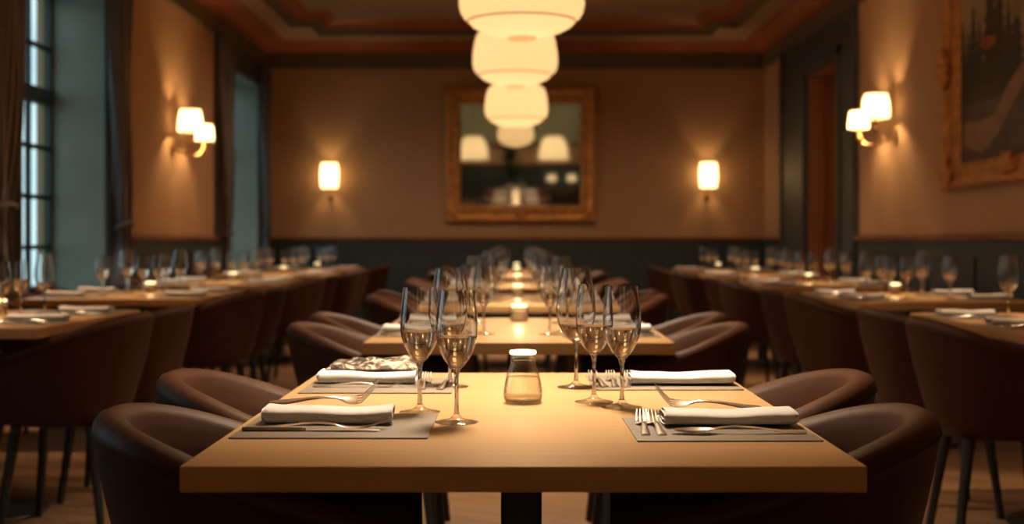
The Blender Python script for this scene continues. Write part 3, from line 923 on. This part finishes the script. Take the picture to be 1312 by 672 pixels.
for i in range(1, 6):
    settings(TX, fronts[i], cname[i], 2 if i < 3 else 1, slots={(-1, 1): 1 if i < 2 else 2, (1, 1): 1 if i < 2 else 2}, candle_dy=1.03)

# ------------------------------------------------------------------ side rows
SX = 2.075
lf = [2.3, 4.53, 6.76, 8.98, 11.15, 13.2]
rf = [4.28, 6.38, 8.52, 10.66, 12.8]
for i, f in enumerate(lf):
    tname = '%s left row table' % ORD[i]
    inst('dining_table', TABLE, (-SX, f+TL/2, 0), label='%s oak table of the row along the windows, counting from the front' % ORD[i], cat='table', group='oak tables along the windows')
    for j, dy in enumerate((0.33, 0.95)):
        if i == 0 and j == 0: continue
        chair(-SX+0.475, f+dy+(0.03 if i else 0), 180+((i*5+j*3) % 5-2)*1.2, 'brown tub chair, aisle side, %s seat of the %s' % (('near', 'far')[j], tname), 'tub chairs on the aisle side of the window row')
        if i >= 1:
            chair(-SX-0.435, f+dy, ((i*3+j*7) % 5-2)*1.5, 'brown tub chair, window side, %s seat of the %s' % (('near', 'far')[j], tname), 'tub chairs on the window side')
    if i >= 1:
        settings(-SX, f, tname, 2 if i == 1 else 1, candle_dy=0.84)
for i, f in enumerate(rf):
    tname = '%s right row table' % ORD[i]
    inst('dining_table', TABLE, (SX+0.01, f+TL/2, 0), label='%s oak table of the row along the right wall, counting from the front' % ORD[i], cat='table', group='oak tables along the right wall')
    for j, dy in enumerate((0.28, 0.93)):
        chair(SX+0.01-0.475, f+dy, ((i*5+j*3) % 5-2)*1.2, 'brown tub chair, aisle side, %s seat of the %s' % (('near', 'far')[j], tname), 'tub chairs on the aisle side of the right row')
    settings(SX+0.01, f, tname, 2 if i <= 1 else 1, candle_dy=0.98)

# ------------------------------------------------------------------ pendants
def pendant_parts(s=1.0, ceil=Z_CEIL, zb=2.0):
    P0 = [(0.236, 0.078), (0.252, 0.090), (0.268, 0.115), (0.275, 0.15), (0.275, 0.19), (0.270, 0.24), (0.262, 0.29), (0.248, 0.335), (0.225, 0.362), (0.19, 0.378), (0.10, 0.388), (0.03, 0.39)]
    shade = lathe_mesh('shade', P0, M['shade'], 64, cap0=False, cap1=False)
    dif = lathe_mesh('diffuser', [(0.235, 0.077), (0.215, 0.055), (0.18, 0.036), (0.14, 0.022), (0.10, 0.013), (0.066, 0.008)], M['diffuser'], 64, cap0=False, cap1=False)
    bm = bmesh.new()
    tube(bm, [(0.237*math.cos(2*PI*k/64), 0.237*math.sin(2*PI*k/64), 0.077) for k in range(64)], 0.0035, 6, closed=True)
    seam = mesh_of('seam_ring', bm, M['band'])
    hub = lathe_mesh('bottom_cap', [(0.0, -0.004), (0.055, -0.003), (0.066, 0.003), (0.066, 0.010), (0.05, 0.013), (0.0, 0.013)], M['hubm'], 40)
    top = ceil-zb
    bm = bmesh.new(); tube(bm, [(0, 0, 0.38), (0, 0, (top+0.38)/2), (0, 0, top-0.02)], 0.004, 8)
    cord = mesh_of('cord', bm, M['black'])
    can = lathe_mesh('ceiling_rose', [(0.055, top), (0.055, top-0.012), (0.03, top-0.03), (0.008, top-0.04)], M['brass'], 32)
    return [('shade', shade, [('seam_ring', seam)]), ('diffuser', dif, [('bottom_cap', hub)]), ('cord', cord), ('ceiling_rose', can)]
M['hubm'] = shade_mat('cap_fabric', (1.0, 0.62, 0.30), 0.36, (0.7, 0.52, 0.33))
WARM = (1.0, 0.63, 0.31)
pend = [(0.02, 2.75, 2.02, 'round white fabric pendant above the nearest table, out of the top of view'),
        (0.02, 4.32, 2.0, 'round white fabric pendant added between the nearest and second tables, above view'),  # unseen pendant, added to brighten the second table
        (0.029, 5.86, 1.93, 'largest round white fabric pendant lamp at top of view'),
        (0.0, 8.65, 2.04, 'round white fabric pendant lamp, middle one of the visible three'),
        (0.010, 11.65, 2.025, 'round white fabric pendant lamp, furthest one overlapping the mirror')]
for i, (x, y, z, lab) in enumerate(pend):
    inst('pendant_lamp', pendant_parts(zb=z), (x, y, z), label=lab, cat='lamp', group='round fabric pendants over the centre row')
    light('pendant_bulb', 'POINT', (x, y, z+0.20), 1.7, (1.0, 0.80, 0.52), 0.06)
    light('pendant_downlight', 'SPOT', (x, y, z-(0.17 if i == 0 else 0.03)), [235, 170, 220, 220, 220][i], (1.0, 0.80, 0.56), 0.15 if i == 0 else 0.07, spot_size=R([98, 116, 128, 124, 124][i]), spot_blend=1.0)
    o = light('ceiling_fill', 'SPOT', (x, y, z+0.42), 165, (1.0, 0.60, 0.30), 0.05, spot_size=R(150), spot_blend=0.9); o.rotation_euler = (PI, 0, 0)  # spot added above the shade to brighten the ceiling

# unseen ceiling spots, added as fill light over the side tables
FILL_SPOT = [('trim_ring', lathe_mesh('trim_ring', [(0.045, 0.0), (0.062, -0.004), (0.064, 0.002), (0.045, 0.004)], M['brass'], 32, cap0=False, cap1=False)),
      ('lens', lathe_mesh('lens', [(0.0, 0.003), (0.045, 0.002)], M['glow'], 32, cap0=False, cap1=False))]
for sx in (-1, 1):
    for k, y in enumerate((2.9, 5.1, 7.3, 9.5, 11.7)):
        inst('fill_spot', FILL_SPOT, (sx*2.25, y, Z_CEIL-0.001), label='added unseen ceiling spotlight, %s from the front above the %s row' % (ORD[k], 'window' if sx < 0 else 'right'), cat='lamp', group='added ceiling fill spotlights')
        light('fill_beam', 'SPOT', (sx*2.25, y, Z_CEIL-0.02), 430, (1.0, 0.70, 0.42), 0.04, spot_size=R(38), spot_blend=1.0)

for x in (-1.15, 1.15):  # more unseen spots, added to brighten the end wall
    inst('fill_spot', FILL_SPOT, (x, 13.2, Z_CEIL-0.001), label='added unseen ceiling spotlight before the end wall, %s of the mirror' % ('left' if x < 0 else 'right'), cat='lamp', group='added ceiling fill spotlights')
    light('fill_beam', 'SPOT', (x, 13.2, Z_CEIL-0.02), 130, (1.0, 0.66, 0.42), 0.04, spot_size=R(150), spot_blend=1.0)
for x in (-1.3, 0.0, 1.3):  # spots added behind the camera to lighten the wall the mirror reflects
    inst('fill_spot', FILL_SPOT, (x, -3.15, Z_CEIL-0.001), label='added unseen ceiling spotlight washing the wall behind the camera, %s' % ('on the window side' if x < 0 else 'in the middle' if x == 0 else 'on the doorway side'), cat='lamp', group='added ceiling fill spotlights')
    light('fill_beam', 'SPOT', (x, -3.15, Z_CEIL-0.02), 110, (1.0, 0.72, 0.46), 0.04, spot_size=R(120), spot_blend=1.0)

# ------------------------------------------------------------------ wall lights
def back_sconce(x, z0, label):
    sh = lathe_mesh('shade', [(0.098, 0.0), (0.104, 0.06), (0.107, 0.15), (0.104, 0.24), (0.096, 0.30)], M['sconce_end'], 40, cap0=False, cap1=False)
    bm = bmesh.new()
    tube(bm, [(0, 0.13, -0.10), (0, 0.06, -0.11), (0, 0.0, -0.09), (0, 0, -0.04), (0, 0, 0.05)], 0.008, 8)
    arm = mesh_of('arm', bm, M['brass'])
    bm = bmesh.new(); lathe(bm, [(0.0, 0), (0.034, 0.0), (0.04, 0.006), (0.034, 0.014), (0.0, 0.016)], 24)
    bmesh.ops.rotate(bm, verts=bm.verts[:], cent=(0, 0, 0), matrix=Matrix.Rotation(PI/2, 3, 'X'))
    bmesh.ops.translate(bm, verts=bm.verts[:], vec=(0, 0.145, -0.11))
    bp = mesh_of('back_plate', bm, M['brass'])
    cup = lathe_mesh('bulb_holder', [(0.0, 0.02), (0.016, 0.02), (0.02, 0.05), (0.014, 0.075), (0.0, 0.075)], M['brass'], 20)
    inst('wall_light', [('shade', sh), ('arm', arm), ('back_plate', bp), ('bulb_holder', cup)], (x, YB-0.145, z0), label=label, cat='wall light', group='wall lights on the end wall')
    light('sconce_bulb', 'POINT', (x, YB-0.145, z0+0.15), 7, (1.0, 0.62, 0.28), 0.03)
back_sconce(-2.20, 1.665, 'single cream shaded wall light left of the mirror')
back_sconce(2.29, 1.67, 'single cream shaded wall light right of the mirror')
def cone_shade(r0, r1, h): return [(r0, 0.0), (r0*0.985+r1*0.015, h*0.3), ((r0+r1)/2+0.003, h*0.65), (r1, h)]
def side_sconce(sgn, y, z, label):
    """sgn -1: left wall. local x toward the room"""
    d = -sgn
    items = [(0.18, -0.06, 0.06, 0.108, 0.088, 0.190), (0.20, 0.38, 0.015, 0.084, 0.068, 0.145)]
    parts = []
    bm = bmesh.new(); lathe(bm, [(0.0, 0), (0.04, 0.0), (0.05, 0.01), (0.035, 0.022), (0.0, 0.03)], 28)
    bmesh.ops.rotate(bm, verts=bm.verts[:], cent=(0, 0, 0), matrix=Matrix.Rotation(PI/2*d, 3, 'Y'))
    bmesh.ops.scale(bm, vec=(1, 0.8, 1.9), verts=bm.verts[:])
    parts.append(('back_plate', mesh_of('back_plate', bm, M['brass'])))
    for (ox, oy, oz, r0, r1, h) in items:
        bm = bmesh.new()
        pts = []
        for k in range(13):
            t = k/12
            pts.append((d*ox*math.sin(t*PI/2), oy*t, -0.01-0.06*math.sin(t*PI)+oz*t*0.6+0.05*sstep((t-0.7)/0.3)))
        pts.append((d*ox, oy, oz+0.10))
        tube(bm, pts, 0.009, 8)
        lathe(bm, [(0.0, oz-0.035), (0.018, oz-0.025), (0.022, oz-0.01), (0.012, oz+0.005), (0.016, oz+0.03), (0.03, oz+0.045), (0.012, oz+0.055), (0.0, oz+0.056)], 20, d*ox, oy)
        parts.append(('arm', mesh_of('arm', bm, M['brass'])))
        bm = bmesh.new(); lathe(bm, [(r, zz+oz+0.065) for r, zz in cone_shade(r0, r1, h)], 40, d*ox, oy, cap0=False, cap1=False)
        parts.append(('shade', mesh_of('shade', bm, M['sconce'])))
        light('sconce_bulb', 'POINT', (sgn*XW+d*ox, y+oy, z+oz+0.065+h*0.45), 14, (1.0, 0.62, 0.28), 0.03)
    inst('wall_light', parts, (sgn*XW, y, z), label=label, cat='wall light', group='two armed wall lights')
side_sconce(-1, 11.60, 1.86, 'two armed brass wall light with cream shades on the window wall')
side_sconce(1, 10.45, 1.87, 'two armed brass wall light with cream shades near the big painting')

# ------------------------------------------------------------------ gilt frames
def frame_mesh(w0, w1, h0, h1, sw, bh, th, y0=0.0):
    """moulded rectangular frame in local x (width) z (height), facing -y. sw side width, bh top/bottom width"""
    prof = [(0.0, 0.0), (0.0, 0.55), (0.06, 0.85), (0.14, 1.0), (0.26, 0.92), (0.36, 0.62), (0.5, 0.50), (0.64, 0.58), (0.74, 0.80), (0.82, 0.74), (0.88, 0.42), (0.96, 0.36), (1.0, 0.22), (1.0, 0.0)]
    bm = bmesh.new(); rings = []
    for o, d in prof:
        a, b = o*sw, o*bh
        rings.append([bm.verts.new(p) for p in ((w0+a, -d*th, h0+b), (w1-a, -d*th, h0+b), (w1-a, -d*th, h1-b), (w0+a, -d*th, h1-b))])
    for a, b in zip(rings, rings[1:]):
        for i in range(4): bm.faces.new((a[i], a[(i+1) % 4], b[(i+1) % 4], b[i]))
    a, b = rings[-1], rings[0]
    for i in range(4): bm.faces.new((a[i], a[(i+1) % 4], b[(i+1) % 4], b[i]))
    return mesh_of('frame', bm, M['gold'], True)
def ornament(kind, s=1.0, ang=0.0):
    """carved acanthus cluster: fan of leaf blobs and a central scroll"""
    bm = bmesh.new()
    n = 7
    for k in range(n):
        a = ang+(k-(n-1)/2)*PI/(n-1)*(1.0 if kind == 'corner' else 1.9)
        L = (0.11 if k % 2 == 0 else 0.085)*s
        m4 = Matrix.Translation((math.cos(a)*L*0.5, -0.085*s, math.sin(a)*L*0.5)) @ Matrix.Rotation(-a, 4, 'Y') @ Matrix.Diagonal((L*0.5, 0.028*s, 0.024*s, 1))
        bmesh.ops.create_uvsphere(bm, u_segments=12, v_segments=8, radius=1.0, matrix=m4)
    bmesh.ops.create_uvsphere(bm, u_segments=14, v_segments=10, radius=1.0, matrix=Matrix.Translation((0, -0.10*s, 0)) @ Matrix.Diagonal((0.036*s, 0.032*s, 0.036*s, 1)))
    return mesh_of('carving', bm, M['gold'])
# mirror on the end wall, leaning slightly forward from the top
mx0, mx1, mz0, mz1 = -0.83, 0.96, 1.265, 2.87
mcx = (mx0+mx1)/2; mw, mh = (mx1-mx0), (mz1-mz0)
silver = bpy.data.materials.new('mirror_silver'); nn, ll = nodes_of(silver)
P(silver).inputs['Base Color'].default_value = (0.62, 0.63, 0.60, 1); P(silver).inputs['Metallic'].default_value = 1; P(silver).inputs['Roughness'].default_value = 0.03
fm = frame_mesh(-mw/2, mw/2, 0, mh, 0.185, 0.195, 0.07)
bm = bmesh.new(); box(bm, -mw/2+0.16, mw/2-0.16, -0.014, -0.008, 0.17, mh-0.17)
glassm = mesh_of('mirror_glass', bm, silver, False)
mr = inst('wall_mirror', [('frame', fm), ('mirror_glass', glassm)], (mcx, YB-0.012, mz0), (R(2.9), 0, 0), 'large gilt framed mirror on the end wall under the pendants', 'mirror')
for (px, pz, a) in ((-mw/2+0.09, 0.09, PI/4+PI), (mw/2-0.09, 0.09, -PI/4), (-mw/2+0.09, mh-0.09, 3*PI/4), (mw/2-0.09, mh-0.09, PI/4), (0, 0.08, -PI/2), (0, mh-0.08, PI/2)):
    o = link('carving', ornament('corner', 0.8, a+PI), mr, (px, 0.01, pz))

# painting on the right wall
PY0, PY1, PZ0, PZ1 = 6.75, 9.2, 1.388, 3.02
pw, ph = PY1-PY0, PZ1-PZ0
SWD, BHD = 0.30, 0.17
fm = frame_mesh(0, pw, 0, ph, SWD, BHD, 0.065)
def flat(bm, pts, y, mi):
    f = bm.faces.new([bm.verts.new((x, y, z)) for x, z in pts]); f.material_index = mi
skym = bpy.data.materials.new('painted_sky'); nn, ll = nodes_of(skym)
tc = nn.new('ShaderNodeTexCoord'); sp = nn.new('ShaderNodeSeparateXYZ'); no = nn.new('ShaderNodeTexNoise'); no.inputs['Scale'].default_value = 3
ll.new(tc.outputs['Object'], sp.inputs[0]); ll.new(tc.outputs['Object'], no.inputs['Vector'])
ad = nn.new('ShaderNodeMath'); ad.operation = 'MULTIPLY_ADD'; ad.inputs[1].default_value = 0.5
ll.new(no.outputs['Fac'], ad.inputs[0]); ll.new(sp.outputs['Z'], ad.inputs[2])
rp = nn.new('ShaderNodeValToRGB'); rp.color_ramp.elements[0].position = 0.6; rp.color_ramp.elements[1].position = 1.7
rp.color_ramp.elements[0].color = (0.24, 0.17, 0.10, 1); rp.color_ramp.elements[1].color = (0.22, 0.26, 0.21, 1)
e = rp.color_ramp.elements.new(0.95); e.color = (0.34, 0.28, 0.15, 1)
mp_ = nn.new('ShaderNodeMath'); mp_.operation = 'MULTIPLY'; mp_.inputs[1].default_value = 0.6
ll.new(ad.outputs[0], mp_.inputs[0]); ll.new(mp_.outputs[0], rp.inputs[0]); ll.new(rp.outputs[0], P(skym).inputs['Base Color'])
pmats = [skym, mat('painted_trees', (0.012, 0.012, 0.009), 0.5, var=0.4, vscale=12), mat('painted_ground', (0.055, 0.038, 0.022), 0.5, var=0.5, vscale=7),
         mat('painted_path', (0.22, 0.13, 0.08), 0.5, var=0.3, vscale=9), mat('painted_red', (0.24, 0.05, 0.02), 0.5, var=0.3, vscale=20), mat('painted_light', (0.20, 0.13, 0.08), 0.5, var=0.3, vscale=16)]
bm = bmesh.new()
x0, x1, z0, z1 = SWD-0.03, pw-SWD+0.03, BHD-0.02, ph-BHD+0.02
flat(bm, [(x0, z0), (x1, z0), (x1, z1), (x0, z1)], -0.010, 0)
def Z(p): return z0+(z1-z0)*p
def X(p): return x0+(x1-x0)*p
flat(bm, [(X(0), Z(0)), (X(1), Z(0)), (X(1), Z(.42)), (X(.8), Z(.46)), (X(.5), Z(.40)), (X(.3), Z(.47)), (X(0), Z(.52))], -0.0105, 2)
rnd = random.Random(4)
for (c, w, h0_, h1_) in ((.03, .06, .3, .72), (.09, .05, .3, .66), (.14, .06, .3, .78), (.20, .05, .32, .70), (.30, .09, .3, .97), (.38, .08, .3, .90), (.46, .06, .3, .74), (.53, .07, .3, .80), (.64, .05, .32, .62), (.72, .06, .3, .68), (.80, .08, .3, .85), (.88, .07, .3, .92), (.95, .08, .3, .80)):
    pts_l, pts_r = [], []
    n = 9
    for k in range(n):
        t = k/n; ww = 2.3*w*(1-t)**0.8/2
        zt = h0_+(h1_-h0_)*t
        pts_l += [(X(c-ww*(1.0+rnd.random()*.2)), Z(zt)), (X(c-ww*.55), Z(zt+(h1_-h0_)/n*.75))]
        pts_r += [(X(c+ww*(1.0+rnd.random()*.2)), Z(zt)), (X(c+ww*.55), Z(zt+(h1_-h0_)/n*.75))]
    flat(bm, pts_r+[(X(c), Z(h1_))]+pts_l[::-1], -0.0111-rnd.random()*0.0002, 1)
flat(bm, [(X(.05), Z(.10)), (X(.22), Z(.05)), (X(.36), Z(.12)), (X(.52), Z(.26)), (X(.66), Z(.40)), (X(.60), Z(.43)), (X(.46), Z(.34)), (X(.34), Z(.22)), (X(.18), Z(.20)), (X(.06), Z(.22))], -0.0115, 3)
flat(bm, [(X(.20), Z(.56)), (X(.27), Z(.53)), (X(.35), Z(.55)), (X(.36), Z(.58)), (X(.28), Z(.60)), (X(.21), Z(.59))], -0.0116, 4)
flat(bm, [(X(.48), Z(.66)), (X(.53), Z(.62)), (X(.60), Z(.66)), (X(.58), Z(.74)), (X(.52), Z(.76))], -0.0117, 5)
canvas = mesh_of('canvas', bm, pmats, False, normals=False)
# beaded slip
def beads(xx):
    bm = bmesh.new()
    for k in range(60):
        zz = BHD+(ph-2*BHD)*(k+.5)/60
        bmesh.ops.create_uvsphere(bm, u_segments=8, v_segments=6, radius=0.0125, matrix=Matrix.Translation((xx, -0.034, zz)))
    return mesh_of('beading', bm, M['gold'])
pr = inst('painting', [('frame', fm), ('canvas', canvas), ('beading', beads(SWD*0.45)), ('beading', beads(pw-SWD*0.45))], (XW-0.003, PY1, PZ0), (0, 0, -PI/2), 'gilt framed landscape painting of dark trees on the right wall', 'painting')
for (px, pz, a, s) in ((0.11, 0.09, -3*PI/4, 1.25), (0.10, ph*0.50, PI, 1.35), (0.11, ph-0.09, 3*PI/4, 1.25), (pw-0.11, 0.09, -PI/4, 1.25), (pw-0.11, ph-0.09, PI/4, 1.25), (pw*0.5, 0.09, -PI/2, 1.1), (pw*0.5, ph-0.09, PI/2, 1.1), (pw-0.1, ph*0.5, 0, 1.3)):
    link('carving', ornament('corner', s, a+PI), pr, (px, 0.05, pz))

# ------------------------------------------------------------------ end of the room behind the camera (seen in the mirror)
def dome_parts(top):
    sh = lathe_mesh('shade', [(0.37, 0.0), (0.375, 0.04), (0.365, 0.16), (0.345, 0.30), (0.31, 0.43), (0.25, 0.53), (0.17, 0.59)], M['dome'], 48, cap0=False, cap1=False)
    bm = bmesh.new(); tube(bm, [(0, 0, 0.61), (0, 0, top)], 0.005, 8); c = mesh_of('cord', bm, M['black'])
    return [('shade', sh), ('cord', c)]
for x, lab in ((-1.05, 'dome pendant reflected at left in the mirror'), (0.97, 'dome pendant reflected at right in the mirror')):
    inst('dome_pendant', dome_parts(Z_CEIL-1.27), (x, -2.0, 1.27), label='large white '+lab, cat='lamp', group='dome pendants behind the camera')
    light('dome_bulb', 'POINT', (x, -2.0, 1.27+0.25), 16, (1.0, 0.75, 0.48), 0.08)
# potted plant
bm = bmesh.new(); rnd = random.Random(11)
for k in range(90):
    a = rnd.random()*2*PI; el = 0.2+rnd.random()*1.2; L = 0.25+rnd.random()*0.3; base = 0.45+rnd.random()*0.5
    d = Vector((math.cos(a)*math.cos(el), math.sin(a)*math.cos(el), math.sin(el))); s = Vector((-math.sin(a), math.cos(a), 0))
    p = Vector((0, 0, base)); prev = None
    for j in range(6):
        t = j/5; w = 0.04*math.sin(PI*(0.08+0.9*t)); q = p+d*L*t+Vector((0, 0, -0.12*t*t))
        cur = [bm.verts.new(q-s*w), bm.verts.new(q+Vector((0, 0, 0.006))), bm.verts.new(q+s*w)]
        if prev:
            for i in range(2): bm.faces.new((prev[i], prev[i+1], cur[i+1], cur[i]))
        prev = cur
fol = mesh_of('foliage', bm, M['green'])
bm = bmesh.new(); tube(bm, [(0, 0, 0.3), (0.02, 0, 0.6), (0, 0.01, 0.98)], [0.02, 0.016, 0.008], 8); st = mesh_of('trunk', bm, M['pot'])
pot = lathe_mesh('pot', [(0.13, 0), (0.15, 0.02), (0.19, 0.33), (0.2, 0.36), (0.18, 0.36), (0.17, 0.31), (0.0, 0.31)], M['pot'], 32)
inst('potted_plant', [('foliage', fol), ('trunk', st), ('pot', pot)], (-0.1, -3.2, 0), label='leafy potted plant reflected in the middle of the mirror', cat='plant', scale=(1.3, 1.3, 1.45))
bm = bmesh.new(); box(bm, -0.6, 0.6, -0.22, 0.22, 0.08, 0.86, 0.006); body = mesh_of('body', bm, M['sideboard'])  # sideboard stands in for a dark doorway behind the camera
bm = bmesh.new(); box(bm, -0.62, 0.62, -0.235, 0.235, 0.86, 0.89, 0.004); tp = mesh_of('top', bm, M['sideboard'])
prt = [('body', body), ('top', tp)]
for sx in (-1, 1):
    bm = bmesh.new(); box(bm, min(0.01*sx, 0.58*sx), max(0.01*sx, 0.58*sx), 0.222, 0.236, 0.12, 0.83, 0.004); dm = mesh_of('door', bm, M['sideboard'])
    bm = bmesh.new(); tube(bm, [(0.05*sx, 0.255, 0.42), (0.05*sx, 0.255, 0.54)], 0.006, 8); hm = mesh_of('handle', bm, M['brass'])
    prt.append(('door', dm, [('handle', hm)]))
for sx in (-1, 1):
    for sy in (-1, 1):
        bm = bmesh.new(); tube(bm, [(0.52*sx, 0.16*sy, 0), (0.52*sx, 0.16*sy, 0.085)], 0.018, 10); prt.append(('leg', mesh_of('leg', bm, M['black'])))
inst('sideboard', prt, (1.2, -3.6, 0), label='dark sideboard in place of a doorway, reflected at the lower right of the mirror', cat='sideboard', scale=(1, 1, 0.55))
for x, w_ in ((0.97, 'left'), (1.5, 'right')):
    lb = lathe_mesh('base', [(0.05, 0), (0.055, 0.01), (0.02, 0.03), (0.035, 0.08), (0.012, 0.13), (0.012, 0.2), (0, 0.2)], M['brass'], 24)
    ls = lathe_mesh('shade', [(0.13, 0.15), (0.125, 0.2), (0.10, 0.32)], M['sconce'], 32, cap0=False, cap1=False)
    inst('table_lamp', [('base', lb), ('shade', ls)], (x, -3.6, 0.4895), label='small shaded lamp on the sideboard, %s one of two reflected' % w_, cat='lamp', group='lamps on the sideboard')

# ------------------------------------------------------------------ world
w = bpy.data.worlds.new('world'); SC.world = w; w.use_nodes = True
n, l = w.node_tree.nodes, w.node_tree.links
bg = n['Background']
tc = n.new('ShaderNodeTexCoord'); no = n.new('ShaderNodeTexNoise'); no.inputs['Scale'].default_value = 9; no.inputs['Detail'].default_value = 3
l.new(tc.outputs['Generated'], no.inputs['Vector'])
rp = n.new('ShaderNodeValToRGB'); rp.color_ramp.elements[0].position = 0.38; rp.color_ramp.elements[1].position = 0.62
rp.color_ramp.elements[0].color = (0.50, 0.70, 0.78, 1); rp.color_ramp.elements[1].color = (0.78, 0.94, 0.98, 1)
l.new(no.outputs['Fac'], rp.inputs[0]); l.new(rp.outputs[0], bg.inputs['Color'])
bg.inputs['Strength'].default_value = 1.85

# ------------------------------------------------------------------ camera
FPX = 1715.0
cam = bpy.data.cameras.new('camera'); co = bpy.data.objects.new('camera', cam); COL.objects.link(co)
co.location = (0, 0, 1.05); co.rotation_euler = (PI/2, 0, 0)
cam.sensor_fit = 'HORIZONTAL'; cam.sensor_width = 36.0; cam.lens = FPX/1312*36
cam.shift_x = -4/1312; cam.shift_y = -28/1312
cam.clip_start = 0.05; cam.clip_end = 200
cam.dof.use_dof = True; cam.dof.focus_distance = 2.28; cam.dof.aperture_fstop = 3.8; cam.dof.aperture_blades = 0
SC.camera = co
vs = SC.view_settings
vs.view_transform = 'Standard'; vs.look = 'None'; vs.exposure = 0.0; vs.gamma = 1.0; vs.use_curve_mapping = False
cy = SC.cycles
cy.use_denoising = True
cy.max_bounces = 14; cy.diffuse_bounces = 4; cy.glossy_bounces = 6; cy.transmission_bounces = 12; cy.transparent_max_bounces = 64
cy.caustics_reflective = False; cy.caustics_refractive = False
cy.sample_clamp_indirect = 4.0
